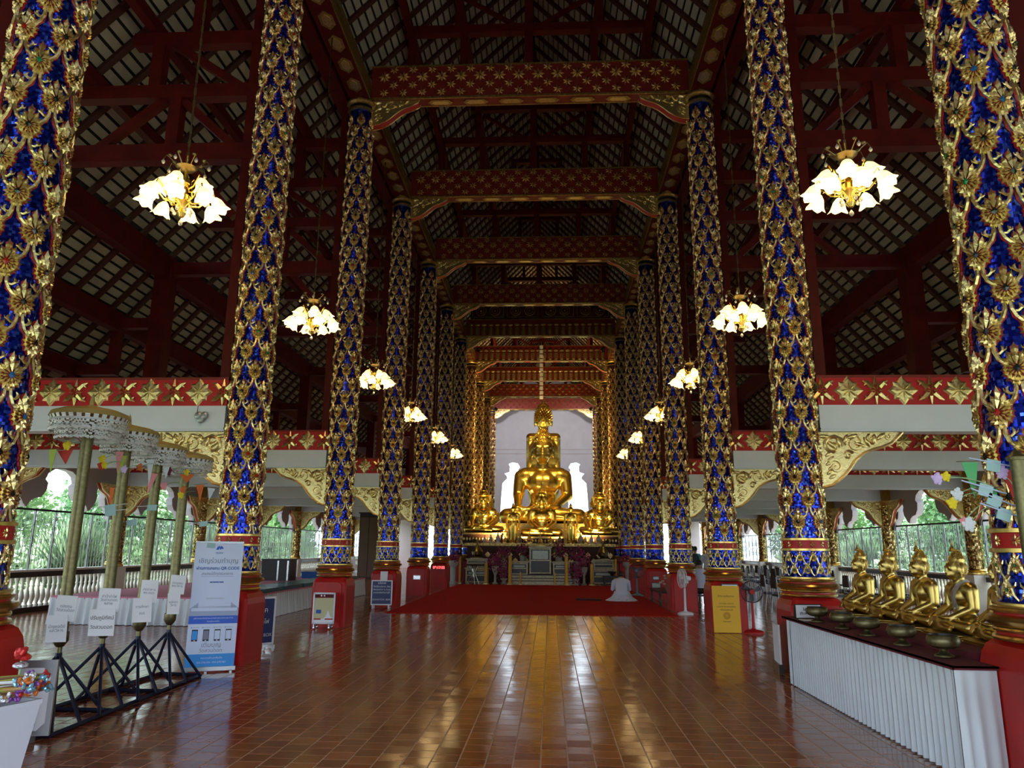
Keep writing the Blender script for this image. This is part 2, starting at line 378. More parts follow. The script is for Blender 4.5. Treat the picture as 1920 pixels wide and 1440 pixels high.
for s in (-1, 1):     # purlins running the length of the hall
    for (x, z, w, h) in ((8.5, 7.95, .26, .55), (9.5, 6.62, .22, .42), (10.4, 5.52, .2, .36), (11.3, 4.5, .2, .32), (7.25, 9.35, .16, .22), (6.3, 10.35, .16, .22), (5.35, 11.35, .16, .22), (2.9, 14.0, .16, .2), (1.75, 15.2, .16, .2)):
        MB().b2((s*x-w/2, -2, z-h/2), (s*x+w/2, 61.4, z+h/2)).build('purlin', REDT, ceil_)

# ---- outer walls: lavender arcade panels with scalloped openings
def arcade(s):
    wall = struct(thing('wall_'+SIDE[s], 'x', 'x')); del wall['label']; del wall['category']
    half = [(.30, 2.42), (.42, 2.62), (.60, 2.66), (.66, 2.86), (.62, 3.02), (.72, 3.18), (.86, 3.22), (1.0, 3.16), (1.06, 3.02), (1.0, 2.92), (1.06, 2.74), (1.22, 2.56), (1.36, 2.48), (1.46, 2.62), (1.62, 2.70), (1.84, 2.74), (1.98, 2.90), (2.02, 3.10), (1.90, 3.18), (1.98, 3.34), (2.2, 3.46), (2.5575, 3.50)]
    full = half+[(5.115-u, v) for u, v in half[-2::-1]]
    out = [(0, 2.3), (.25, 2.3)]+full+[(5.115-.25, 2.3), (5.115, 2.3), (5.115, 3.95), (0, 3.95)]
    pm = MB().prism(out, -.1, .1, plane='yz').mesh('arcade_panel', LAV)
    for n in range(0, 11): obj('arcade_panel', pm, wall, (s*12.15, ROW(n), 0))
    MB().b2((s*12.15-.11, -3, 3.80), (s*12.15+.11, 62, 4.0)).build('cornice', WHITEP, wall)
    return wall
WL = arcade(-1); WR = arcade(1)
# balustrades with turned balusters, one per bay
bal_prof = [(.055, 0), (.055, .05), (.035, .07), (.045, .12), (.068, .22), (.06, .30), (.032, .42), (.028, .46), (.045, .49), (.03, .52), (.036, .60), (.052, .66), (.055, .70)]
balm = MB().lathe(bal_prof, 10).mesh('baluster', CREAM, True)
def gate_mesh():
    b = MB()
    for k in range(38):
        y = .22+k*(4.67/37); b.b2((-.006, y-.006, 0), (.006, y+.006, 1.42))
    for z0 in (.12, .62):     # scissor links
        for k in range(18):
            y = .28+k*.26
            for (ya, yb) in ((y, y+.24), (y+.24, y)):
                b.tube([(.012, ya, z0), (.012, yb, z0+.62)], .006, 4)
    return b.mesh('lattice_bars', GREY)
gm = gate_mesh()
for s in (-1, 1):
    for n in range(2, 10):
        y = ROW(n)
        t = thing('balustrade', f'cream turned balustrade under a dark rail, {ORD[n-2]} bay along the {SIDE[s]} edge', 'balustrade', (s*12.1, y, 0), 0, 'balustrades along the hall edges')
        MB().b2((-.11, .2, 0), (.11, 4.9, .12)).build('base_rail', BLACKW, t)
        MB().b2((-.09, .2, .82), (.09, 4.9, .95)).build('hand_rail', BLACKW, t)
        MB().b2((-.12, .2, .95), (.12, 4.9, 1.0)).build('cap', CREAM, t)
        for k in range(24): obj('baluster', balm, t, (0, .36+k*.19, .12))
        g = thing('folding_gate', f'thin steel lattice folding gate above the balustrade, {ORD[n-2]} bay on the {SIDE[s]}', 'gate', (s*12.1, y, 1.0), 0, 'folding lattice gates')
        MB().b2((-.02, .2, 1.40), (.02, 4.9, 1.45)).build('top_rail', NAVY, g)
        for k in range(7): MB().b2((-.016, .25+k*.76, 0), (.016, .285+k*.76, 1.42)).build('post', GREY, g)
        stuff(obj('lattice_bars', gm, g))
# back wall with two ogee openings and the front gable behind the camera
def back_wall():
    w = struct(thing('wall_back', 'x', 'x')); del w['label']; del w['category']
    Y = 60.3
    xs = [(-12.3, 0)]
    og2 = [(-3.56, 4.3), (-3.50, 5.6), (-3.41, 6.78), (-3.02, 7.17), (-3.06, 7.35), (-3.26, 7.56), (-2.85, 7.69), (-2.81, 8.12), (-2.92, 8.34), (-2.60, 8.48), (-2.17, 8.40), (-1.98, 8.06), (-2.14, 7.87), (-1.98, 7.3), (-1.95, 6.5), (-1.95, 5.3), (-1.95, 4.3)]
    # lower wall, piers and upper wall as separate panels around two tall openings
    MB().b2((-4.6, Y, 0), (4.6, Y+.25, 4.3)).build('dado', WHITEP, w)
    out = [(-4.6, 4.3)]+og2+[(-u, v) for u, v in og2[::-1]]+[(4.6, 4.3), (4.6, 13.8), (-4.6, 13.8)]
    # centre opening hidden behind the statue keeps the wall whole
    MB().prism(out, Y, Y+.25).build('panel', WHITEP, w)
    for z in (9.15, 9.5): MB().b2((-4.6, Y-.02, z), (4.6, Y, z+.035)).build('string_course', LAV, w)
    for s in (-1, 1):
        MB().prism([(s*12.3, 3.6), (s*12.3, 4.1), (s*4.6, 13.2), (s*4.6, 3.6)], Y, Y+.25).build('spandrel', LAV, w)
        MB().b2((s*12.3 if s < 0 else s*10.6, Y, 0), (s*10.6 if s < 0 else s*12.3, Y+.25, 3.6)).build('pier', LAV, w)
        MB().b2((min(s*4.6, s*5.6), Y, 0), (max(s*4.6, s*5.6), Y+.25, 3.6)).build('pier', LAV, w)
        MB().b2((min(s*8, s*8.5), Y, 0), (max(s*8, s*8.5), Y+.25, 3.6)).build('pier', LAV, w)
    MB().prism([(-4.6, 13.8), (4.6, 13.8), (0, 17.6)], Y, Y+.25).build('gable', LAV, w)
back_wall()
wf = struct(MB().prism([(-13, 0), (-10.5, 0), (-10.5, 3.2), (-4.6, 3.2), (-4.6, 3.9), (4.6, 3.9), (4.6, 3.2), (10.5, 3.2), (10.5, 0), (13, 0), (13, 3.0), (8.7, 8.4), (0, 17.6), (-8.7, 8.4), (-13, 3.0)], -2.9, -2.6).build('wall_front', LAV))  # unseen front wall, opening kept low so the upper hall stays dark

# ================================================================== COLUMNS
RS = .272
def bend(r): return lambda u, v, w: ((r+w)*math.sin(u/r), -(r+w)*math.cos(u/r), v)
def leaf_motif(gem, S=1.0, tendrils=True):
    """flame-shaped leaf medallion on forked stems; flat (u, v, w) wrapped on the shaft. mats: gold, red edge, gem"""
    b = MB()
    tips = [(90, .190), (69, .140), (48, .114), (25, .104), (1, .104), (-23, .107), (-47, .112), (-70, .116), (-90, .120), (-110, .116), (-133, .112), (-157, .107), (179, .104), (155, .104), (132, .114), (111, .140)]
    n = len(tips)
    # red backing with the scalloped outline
    out = []
    for i, (a, r) in enumerate(tips):
        a2 = math.radians(a); da = math.radians(9); nx = tips[(i-1) % n]
        for d, k in ((da, .86), (0, .955), (-da, .86)): out.append((math.cos(a2+d)*r*k*(.92), math.sin(a2+d)*r*k))
    m = len(out)
    b.add([(u, v, -.004) for u, v in out]+[(u*.98, v*.98, .012) for u, v in out], [(i, (i+1) % m, m+(i+1) % m, m+i) for i in range(m)]+[tuple(range(m, 2*m))], 1)
    # outer petals: ridged kites
    for a, r in tips:
        a2 = math.radians(a); w = math.radians(13.5 if abs(a-90) > 1 else 10)
        P = lambda ang, rr, h: (math.cos(ang)*rr*.92, math.sin(ang)*rr, h)
        b.add([P(a2, .045, .030), P(a2-w, r*.70, .016), P(a2, r, .020), P(a2+w, r*.70, .016), P(a2, r*.74, .040)], [(0, 1, 4), (1, 2, 4), (2, 3, 4), (3, 0, 4)], 0)
    # inner ring
    for i in range(11):
        a2 = 2*PI*i/11+PI/2; w = .25; r = (.125, .095, .068, .064, .064, .066, .066, .064, .064, .068, .095)[i]
        P = lambda ang, rr, h: (math.cos(ang)*rr*.9, math.sin(ang)*rr, h)
        b.add([P(a2, .018, .040), P(a2-w, r*.65, .030), P(a2, r, .034), P(a2+w, r*.65, .030), P(a2, r*.7, .050)], [(0, 1, 4), (1, 2, 4), (2, 3, 4), (3, 0, 4)], 0)
    b.add([(-.020, -.002, .044), (0, -.028, .044), (.020, -.002, .044), (0, .032, .044), (0, 0, .054)], [(0, 1, 4), (1, 2, 4), (2, 3, 4), (3, 0, 4)], 2)
    if tendrils:
        for s in (-1, 1):
            b.tube([(s*.016, -.095, .012), (s*.020, -.15, .018), (s*.040, -.205, .018), (s*.078, -.250, .014), (s*.104, -.268, .010)], [.013, .014, .014, .012, .008], 5, 0, False)
            b.tube([(s*.024, -.165, .016), (s*.052, -.168, .018), (s*.070, -.150, .018), (s*.070, -.128, .016), (s*.060, -.112, .012)], [.010, .011, .012, .010, .003], 5, 0, False)
            b.tube([(s*.070, -.150, .018), (s*.088, -.140, .014), (s*.094, -.122, .010)], [.009, .006, .002], 4, 0, False)
            b.tube([(s*.018, -.12, .002), (s*.03, -.20, .002), (s*.085, -.262, .002)], [.0165, .0165, .010], 4, 1, False)
    if S != 1: b.map(lambda u, v, w: (u*S, v*S, w*S))
    return b
gold_sets = [GEMD, GEMG, GEMB, GEMR]
MOT = []
for g in gold_sets:
    bb = leaf_motif(g, 1.08); bb.map(bend(RS)); MOT.append(bb.mesh('leaf_motif', [GOLD, REDEDGE, g]))
SMALL = leaf_motif(GEMD, .52, False).map(bend(.296)).mesh('small_leaf', [GOLD, REDEDGE, GEMG])
def vmotif():
    b = MB()
    for s in (-1, 1):
        b.tube([(0, -.09, .008), (s*.03, -.05, .012), (s*.045, 0, .012), (s*.07, .05, .010), (s*.05, .085, .006)], [.008, .011, .012, .011, .004], 5, 0)
        b.tube([(s*.045, 0, .010), (s*.02, .02, .01), (s*.015, .045, .006)], [.009, .008, .003], 4, 0)
    return b.map(bend(.296)).mesh('scroll_leaf', [GOLD])
VM = vmotif()
# joined set of motifs for far columns (one mesh, shared)
ZB, ZT, NR, NC = 1.80, 11.90, 32, 6
DZ = (ZT-ZB-.2)/NR
def mot_places():
    for r in range(NR):
        for c in range(NC):
            yield r, c, ZB+.19+r*DZ, 2*PI*(c+(.5 if r % 2 else 0))/NC
def far_motifs():
    bb = leaf_motif(GEMD, 1.08).map(bend(RS)); V = np.array(bb.v); o = MB()
    for r, c, z, a in mot_places():
        ca, sa = math.cos(a), math.sin(a); Q = np.column_stack((V[:, 0]*ca-V[:, 1]*sa, V[:, 0]*sa+V[:, 1]*ca, V[:, 2]+z))
        k = len(o.v); o.v.extend(map(tuple, Q)); o.f.extend([tuple(i+k for i in f) for f in bb.f]); o.m.extend(bb.m)
    return o.mesh('leaf_motifs', [GOLD, REDEDGE, GEMD])
FARM = far_motifs()
def ring(prof, n=32): return MB().lathe(prof, n)
SHAFT = MB().lathe([(RS+.01, 1.72), (RS, 1.9), (RS, 11.92)], 28).mesh('shaft', BLUEM, True)
DRUM = MB().lathe([(.318, 1.24), (.304, 1.30), (.296, 1.60)], 28).mesh('drum', BLUEM, True)
BANDM = MB().lathe([(.30, 1.595), (.325, 1.60), (.325, 1.628), (.305, 1.632), (.302, 1.735), (.322, 1.74), (.322, 1.768), (.30, 1.775)], 28)
BANDM.m = [0]*len(BANDM.m)
for i, f in enumerate(BANDM.f):
    zs = [BANDM.v[k][2] for k in f]; 
    if min(zs) > 1.631 and max(zs) < 1.737: BANDM.m[i] = 1
BANDM = BANDM.mesh('band', [GOLDM, REDF], True)
def rosette(S=.05, pet=8):
    b = MB()
    for i in range(pet):
        a = 2*PI*i/pet; w = .3; P = lambda an, r, h: (math.cos(an)*r*S, math.sin(an)*r*S, h*S)
        b.add([P(a, .1, .3), P(a-w, .55, .08), P(a, 1, .12), P(a+w, .55, .08), P(a, .6, .32)], [(0, 1, 4), (1, 2, 4), (2, 3, 4), (3, 0, 4)])
    return b
BROS = rosette(.045).map(bend(.304)).mesh('band_rosette', [GOLD])
BASEM = MB().lathe([(.335, .985), (.372, .99), (.378, 1.005), (.372, 1.02), (.345, 1.028), (.345, 1.045), (.365, 1.05), (.37, 1.063), (.365, 1.075), (.35, 1.08), (.40, 1.10), (.418, 1.125), (.40, 1.152), (.35, 1.165), (.35, 1.18), (.372, 1.185), (.378, 1.2), (.372, 1.213), (.345, 1.218), (.342, 1.23), (.355, 1.233), (.355, 1.248), (.32, 1.252)], 36)
for i, f in enumerate(BASEM.f):
    zs = [BASEM.v[k][2] for k in f]
    if (1.027 < min(zs) and max(zs) < 1.047) or (1.164 < min(zs) and max(zs) < 1.182): BASEM.m[i] = 1
BASEM = BASEM.mesh('base_moulding', [GOLDM, RED], True)
def pedestal_mesh(h=.36, H=.985):
    b = MB(); lv = [(h, 0), (h, .80), (h-.012, .88), (h-.04, .945), (h-.075, .975), (h-.10, H)]; vs = []; c = .035
    for r, z in lv: vs += [(-r+c, -r, z), (r-c, -r, z), (r, -r+c, z), (r, r-c, z), (r-c, r, z), (-r+c, r, z), (-r, r-c, z), (-r, -r+c, z)]
    k = len(lv); fs = [(i*8+j, i*8+(j+1) % 8, (i+1)*8+(j+1) % 8, (i+1)*8+j) for i in range(k-1) for j in range(8)]+[tuple(range(7, -1, -1)), tuple((k-1)*8+j for j in range(8))]
    b.add(vs, fs)
    # raised round-shouldered panel on the face towards the nave front
    w = .27; o = [(-w, .0), (w, .0), (w, .74)]+[(w-.08+.08*math.cos(t), .80+.08*math.sin(t)) for t in (0, .5, 1, PI/2)]+[(-w+.08-.08*math.sin(t), .80+.08*math.cos(t)) for t in (0, .5, 1, PI/2)]
    b.prism(o, -h-.035, -h+.01)
    return b.mesh('pedestal', RED)
PED = pedestal_mesh()
CAPM = MB().lathe([(.285, 11.88), (.335, 11.89), (.335, 11.93), (.295, 11.94), (.295, 12.03), (.33, 12.04), (.37, 12.08), (.37, 12.12), (.33, 12.14)], 28)
for i, f in enumerate(CAPM.f):
    zs = [CAPM.v[k][2] for k in f]
    if min(zs) > 11.935 and max(zs) < 12.035: CAPM.m[i] = 1
CAPM = CAPM.mesh('capital', [GOLDD, BLACK], True)
def column(n, s):
    gilded = n >= 8
    if gilded: lab = f'gold-lit mosaic column behind the altar statues, {["nearest","second","third","farthest"][n-8]} of four on the {SIDE[s]}'
    else: lab = f'blue mosaic column with gold motifs, red pedestal, {ORD[n-1]} from the front on the {SIDE[s]}'
    t = thing('mosaic_column', lab, 'column', (s*CX, ROW(n), 0), 0, 'mosaic columns of the nave')
    obj('pedestal', PED, t); obj('base_moulding', BASEM, t); obj('drum', DRUM, t); obj('band', BANDM, t)
    sh = obj('shaft', SHAFT, t)
    if gilded: sh.material_slots[0].link = 'OBJECT'; sh.material_slots[0].material = REDTD
    obj('capital', CAPM, t)
    rz = .26*((n*3+s) % 5)
    if n <= 4:
        for r, c, z, a in mot_places(): 
            o = obj('leaf_motif', MOT[(r*7+c*3+n) % 4 if (r+c) % 3 == 0 else 0], t, (0, 0, z), a+rz)
            o.scale = (1, 1, 1)
        for k in range(12): obj('band_rosette', BROS, t, (0, 0, 1.684), 2*PI*k/12)
        for k in range(11): obj('small_leaf', SMALL, t, (0, 0, 1.51), 2*PI*k/11); obj('small_leaf', SMALL, t, (0, 0, 1.34), 2*PI*(k+.5)/11); obj('scroll_leaf', VM, t, (0, 0, 1.50), 2*PI*(k+.5)/11); obj('scroll_leaf', VM, t, (0, 0, 1.35), 2*PI*k/11)
    else:
        stuff(obj('leaf_motifs', FARM, t, rz=rz))
        for k in range(9): obj('small_leaf', SMALL, t, (0, 0, 1.42), 2*PI*k/9)
    return t
for n in range(1, 12):
    for s in (-1, 1): column(n, s)

# ================================================================== BEAMS
def curl(b, cx, cz, r0, turns, w, d, y, m=0, start=0, n=14):
    pts = []
    for i in range(n):
        t = i/(n-1); a = start+turns*2*PI*t; r = r0*(1-t*.88); pts.append((cx+d*r*math.cos(a), y, cz+r*math.sin(a)))
    b.tube(pts, [w*(1-.5*i/(n-1)) for i in range(n)], 5, m)
def bracket_mesh(L, H, th=.12, full=0):
    """carved bracket filling the angle under a beam: foliage relief on a curved board, red underside; spans +x from 0"""
    b = MB()
    out = [(0, 0), (L, 0), (L*.96, -H*.06), (L*.86, -H*.20), (L*.74, -H*.27), (L*.66, -H*.30), (L*.52, -H*.38), (L*.42, -H*.50), (L*.34, -H*.66), (L*.24, -H*.82), (L*.12, -H*.95), (.0, -H)]
    if full: out = [(0, 0), (L, 0), (L*.98, -H*.10), (L*.86, -H*.22), (L*.70, -H*.32), (L*.60, -H*.42), (L*.50, -H*.56), (L*.40, -H*.72), (L*.28, -H*.86), (L*.14, -H*.96), (.0, -H)]
    b.prism(out, -th/2, th/2, 0, 'xz', 1)
    for y in (-th/2-.006, th/2+.006):
        edge = [(x, y, z) for x, z in out[1:]]
        b.tube(edge, .022*H/.8, 5, 0)
        curl(b, L*.16, -H*.25, H*.2, 1.4, .034, 1, y); curl(b, L*.42, -H*.20, H*.15, -1.3, .030, 1, y, start=1); curl(b, L*.64, -H*.13, H*.1, 1.3, .024, 1, y, start=2); curl(b, L*.17, -H*.62, H*.14, -1.3, .030, 1, y, start=2.5); curl(b, L*.82, -H*.09, H*.06, -1.2, .018, 1, y, start=1); curl(b, L*.34, -H*.42, H*.09, 1.2, .022, 1, y, start=.5)
        for i in range(9):
            a = i*.7; x = L*(.06+.085*i); z = -H*(.08+.05*((i*3) % 4)); b.ell((x, y, z), (.07*L, .034, .040*H), 8, 5, 0, Euler((0, a, 0)).to_matrix())
        for i in range(6): b.ell((L*.1+.03*(i % 2), y, -H*(.4+.08*i)), (.05*L, .016, .03*H), 8, 5, 0, Euler((0, -.6, 0)).to_matrix())
    return b.mesh('bracket', [GOLD, REDEDGE], True)
BRA = bracket_mesh(1.18, .80); BRT = bracket_mesh(1.15, .66, .20, 1); BRO = bracket_mesh(1.0, .85, .1)
def diamond_motif(S):
    b = rosette(S*.62, 8)
    out = [(0, 1.05), (.32, .62), (.62, .60), (.60, .32), (1.0, 0), (.60, -.32), (.62, -.60), (.32, -.62), (0, -1.05), (-.32, -.62), (-.62, -.60), (-.60, -.32), (-1.0, 0), (-.60, .32), (-.62, .60), (-.32, .62)]
    o = [(u*S, v*S) for u, v in out]; n = len(o)
    b.add([(u, v, 0) for u, v in o]+[(u*.8, v*.8, .018) for u, v in o]+[(0, 0, .03)], [(i, (i+1) % n, n+(i+1) % n, n+i) for i in range(n)]+[(n+i, n+(i+1) % n, 2*n) for i in range(n)])
    return b.map(lambda u, v, w: (u, -w, v)).mesh('gilt_rosette', GOLD)
def cross_motif(S):
    b = rosette(S*.5, 6)
    for a in (PI/4, 3*PI/4, 5*PI/4, 7*PI/4):
        c, s_ = math.cos(a), math.sin(a)
        b.tube([(c*.3*S, s_*.3*S, .012), (c*.75*S, s_*.75*S, .018), (c*1.15*S, s_*.95*S, .014)], [.042, .032, .008], 5)
        b.tube([(c*.75*S, s_*.75*S, .014), (c*1.05*S, s_*.5*S, .014)], [.028, .008], 5)
    b.tube([(0, .4*S, .012), (0, .95*S, .012)], [.034, .008], 5); b.tube([(0, -.4*S, .012), (0, -.95*S, .012)], [.034, .008], 5)
    return b.map(lambda u, v, w: (u, -w, v)).mesh('gilt_cross', GOLD)
DIA = diamond_motif(.215); CRO = cross_motif(.215)
for n in range(2, 10):
    for s in (-1, 1):
        t = thing('aisle_beam', f'white beam with red and gold frieze across the {SIDE[s]} aisle at the {ORD[n-1]} column', 'beam', (s*CX, ROW(n), 0), 0, 'aisle beams')
        a, b_ = sorted((s*.30, s*7.9))
        MB().b2((a, -.14, 3.27), (b_, .14, 3.655)).b2((a, -.155, 3.30), (b_, .155, 3.325)).build('white_beam', WHITEP, t)
        MB().b2((a, -.12, 3.655), (b_, .12, 4.10)).build('frieze', REDF, t)
        MB().b2((a, -.125, 4.06), (b_, .125, 4.10)).build('fillet', REDB, t)
        nm = 20
        for k in range(nm): obj('gilt_rosette' if k % 2 else 'gilt_cross', DIA if k % 2 else CRO, t, (s*(.36+.385*k), -.122, 3.868))
        o = obj('bracket', BRA, t, (s*.29, 0, 3.27)); o.scale = (s, 1, 1)
        o = obj('bracket', BRO, t, (s*7.72, 0, 3.27)); o.scale = (-s, 1, 1)
# carved tie beams across the nave
STAR = rosette(.165, 8).map(lambda u, v, w: (u, -w*1.2, v)).mesh('gilt_star', GOLD)
STARS = rosette(.125, 7).map(lambda u, v, w: (u, -w*1.2, v)).mesh('gilt_star', GOLD)
def hexpanel(L, W):
    o = [(-L/2, 0), (-L/2+W*.5, W/2), (L/2-W*.5, W/2), (L/2, 0), (L/2-W*.5, -W/2), (-L/2+W*.5, -W/2)]; b = MB(); b.prism(o, -.012, 0, 0, 'xy'); b.prism([(u*.7, v*.6) for u, v in o], -.022, -.01, 1, 'xy')
    return b.mesh('soffit_panel', [GOLDD, GOLD])
HEX = hexpanel(.62, .2)
for n in range(2, 12):
    t = thing('tie_beam', f'carved red and gold beam spanning the nave at the {ORD[n-1]} pair of columns', 'beam', (0, ROW(n), 12.15), 0, 'carved nave beams')
    MB().b2((-3.82, -.16, .04), (3.82, .16, .95)).build('beam', REDB, t)
    MB().b2((-3.82, -.185, .03), (3.82, -.15, .08)).b2((-3.82, .15, .03), (3.82, .185, .08)).b2((-3.82, -.175, .91), (3.82, -.15, .95)).build('edge_fillet', GOLDD, t)
    if n < 7 or n > 9:
        if n <= 4:
            for k in range(16): obj('gilt_star', STAR, t, (-3.5+k*.467, -.165, .62))
            for k in range(15): obj('gilt_star', STARS, t, (-3.27+k*.467, -.165, .40)); obj('gilt_star', STARS, t, (-3.27+k*.467, -.165, .82))
            for k in range(16): obj('gilt_star', STARS, t, (-3.5+k*.467, -.165, .20))
        else:
            b = MB()
            for k in range(16):
                for (x, z, S, pt) in ((-3.5+k*.467, .62, .165, 8), (-3.27+k*.467, .40, .125, 7), (-3.27+k*.467, .82, .125, 7), (-3.5+k*.467, .20, .125, 7)):
                    r = rosette(S, pt); b.add([(x+u, -.165-w*1.2, z+v) for u, v, w in r.v], r.f)
            stuff(b.build('gilt_stars', GOLD, t))
    else:   # fluted front with a bead course near the altar
        for k in range(22):
            x = -3.55+k*.338
            MB().lathe([(.001, 0), (.10, .03), (.115, .2), (.115, .42), (.001, .46)], 10).build('flute', GOLDD if n == 7 else GOLD, t, True, (x, -.15, .08))
            MB().ell((x, -.16, .64), (.14, .07, .085), 10, 6).build('bead', GOLDD if n == 7 else GOLD, t, True)
    for k in range(8): obj('soffit_panel', HEX, t, (-3.0+k*.86, 0, .03))
    for s in (-1, 1):
        o = obj('bracket', BRT, t, (s*-3.80, 0, .04)); o.scale = (s, 1, 1)
# panelled gable boards with roundels above the seventh beam
t = thing('roundel_panel', 'dark carved panel board with paired roundels above the altar beam', 'panel', (0, ROW(7), 13.15))
MB().b2((-3.6, -.06, 0), (3.6, .06, .85)).build('board', REDTD, t)
for k in range(4):
    x0 = -2.7+k*1.8
    MB().b2((x0-.82, -.09, .06), (x0+.82, -.06, .10)).b2((x0-.82, -.09, .75), (x0+.82, -.06, .79)).b2((x0-.82, -.09, .06), (x0-.78, -.06, .79)).b2((x0+.78, -.09, .06), (x0+.82, -.06, .79)).build('panel_frame', GOLDD, t)
    for d in (-.36, .36):
        b = MB(); b.tube([(x0+d+.26*math.cos(a*PI/10), -.08, .42+.26*math.sin(a*PI/10)) for a in range(21)], .022, 5); b.tube([(x0+d+.16*math.cos(a*PI/10), -.08, .42+.16*math.sin(a*PI/10)) for a in range(21)], .014, 5); b.ell((x0+d, -.08, .42), (.06, .03, .06), 8, 5); b.build('roundel', GOLDD, t)
# longitudinal plates on the capitals with hexagon soffit panels
HEXY = hexpanel(.56, .3)
for s in (-1, 1):
    t = thing('column_plate', f'long gilded plate beam resting on the {SIDE[s]} row of columns', 'beam', (s*CX, 0, 12.14), 0, 'plate beams')
    MB().b2((-.24, 2, 0), (.24, 59, .5)).build('plate', REDT, t)
    b = MB()
    for k in range(6): b.b2((-s*.24-.02, 2, .02+.08*k), (-s*.24+.02, 59, .07+.08*k))
    b.build('ribbed_face', GOLDD, t)
    for k in range(70):
        o = obj('soffit_panel', HEXY, t, (-s*.02, 5+k*.72, 0), PI/2)
    MB().b2((min(s*.3, s*.62), 2, -.05), (max(s*.3, s*.62), 59, .30)).build('outer_plate', REDT, t)

# ---- roof trusses
for n in range(1, 12):
    t = thing('roof_truss', f'dark red timber roof truss over the {ORD[n-1]} pair of columns', 'roof truss', (0, ROW(n), 0), 0, 'timber roof trusses')
    def tie(x0, x1, z, h=.24, w=.2): MB().b2((min(x0, x1), -w/2, z-h/2), (max(x0, x1), w/2, z+h/2)).build('tie', REDT, t)
    def post(x, z0, z1, w=.2): MB().b2((x-w/2, -w/2+.001, z0), (x+w/2, w/2-.001, z1)).build('post', REDT, t)
    def brace(x0, z0, x1, z1, w=.14):
        d = Vector((x1-x0, 0, z1-z0)); L = d.length; MB().box(((x0+x1)/2, .02, (z0+z1)/2), (L, w*.8, w), rot=Matrix.Rotation(-math.atan2(d.z, d.x), 3, 'Y')).build('brace', REDT, t)
    for s in (-1, 1):
        post(s*4.46, 4.1, 12.1, .15)
        tie(s*4.3, s*6.6, 10.06); tie(s*4.3, s*7.55, 9.05); tie(s*4.3, s*8.62, 7.92, .30)
        tie(s*8.4, s*9.65, 6.6); tie(s*9.4, s*10.55, 5.5); tie(s*10.3, s*11.45, 4.52); tie(s*4.3, s*5.6, 11.1)
        post(s*8.5, 4.1, 7.95, .36); post(s*9.5, 5.5, 6.6); post(s*10.4, 4.1, 5.5); post(s*5.75, 7.92, 9.05); post(s*6.15, 9.05, 10.06); post(s*5.5, 10.06, 11.4)
        brace(s*4.6, 7.95, s*5.75, 9.0); brace(s*5.9, 9.0, s*7.1, 8.0); brace(s*4.6, 9.1, s*5.9, 10.0); brace(s*4.6, 8.0-1.2, s*5.6, 7.9)
        post(s*2.9, 13.1, 14.1, .17); post(s*1.6, 13.1, 14.1, .17); post(s*1.75, 14.1, 15.25, .17); post(s*.85, 15.25, 16.3, .14)
        brace(s*.2, 14.2, s*1.6, 15.1, .1)
    tie(-3.1, 3.1, 14.15, .22); tie(-2.0, 2.0, 15.3, .2); tie(-1.0, 1.0, 16.3, .16); post(0, 13.1, 17.3, .2)

# ---- outer columns with gold mirror mosaic
OCS = MB().lathe([(.24, 1.0), (.26, 1.02), (.26, 1.06), (.22, 1.09), (.24, 1.12), (.20, 1.16), (.195, 3.1), (.23, 3.16), (.25, 3.27)], 20)
OCM = MB().lathe([(.21, 1.16), (.205, 3.1)], 20).mesh('mosaic_shaft', GOLDMOS, True); OCS = OCS.mesh('core', GOLDM, True)
for n in range(2, 12):
    for s in (-1, 1):
        t = thing('outer_column', f'slender gold mirror-mosaic column at the {SIDE[s]} edge, {ORD[n-2]} from the front', 'column', (s*11.95, ROW(n), 0), 0, 'edge columns')
        MB().b2((-.24, -.24, 0), (.24, .24, 1.0)).build('pier', CREAM, t)
        obj('core', OCS, t); obj('mosaic_shaft', OCM, t); MB().b2((-.2, -.2, 3.27), (.2, .2, 4.1)).build('pier_head', GOLDM, t)
        for d in (-1, 1):
            o = obj('bracket', BRO, t, (0, d*.18, 3.27)); o.rotation_euler = (0, 0, d*PI/2)

# ================================================================== CARPET AND CHANDELIERS
tag(MB().b2((-3.62, 18.95, .0), (3.62, 33.75, .014)).build('carpet', CARPET), 'wide red carpet laid down the nave before the altar', 'carpet')
def shade_mesh():
    b = MB(); pr = [(.018, .0), (.030, -.012), (.055, -.045), (.066, -.085), (.074, -.115), (.095, -.150)]; n = 20; vs = []
    for i, (r, z) in enumerate(pr):
        k = (i/(len(pr)-1))**2
        for j in range(n):
            a = 2*PI*j/n; w = 1+.13*k*math.cos(5*a); vs.append((r*w*math.cos(a), r*w*math.sin(a), z-.012*k*math.cos(5*a)))
    fs = [(i*n+j, i*n+(j+1) % n, (i+1)*n+(j+1) % n, (i+1)*n+j) for i in range(len(pr)-1) for j in range(n)]
    b.add(vs, fs); b.ell((0, 0, -.07), (.04, .04, .05), 10, 7, 1)
    return b.mesh('glass_shade', [SHADE, BULB], True)
SHM = shade_mesh()
def drop_mesh(): return MB().lathe([(.001, .03), (.008, .02), (.022, -.005), (.022, -.02), (.012, -.035), (.001, -.042)], 8).mesh('crystal_drop', CRYSTAL)
DRM = drop_mesh()
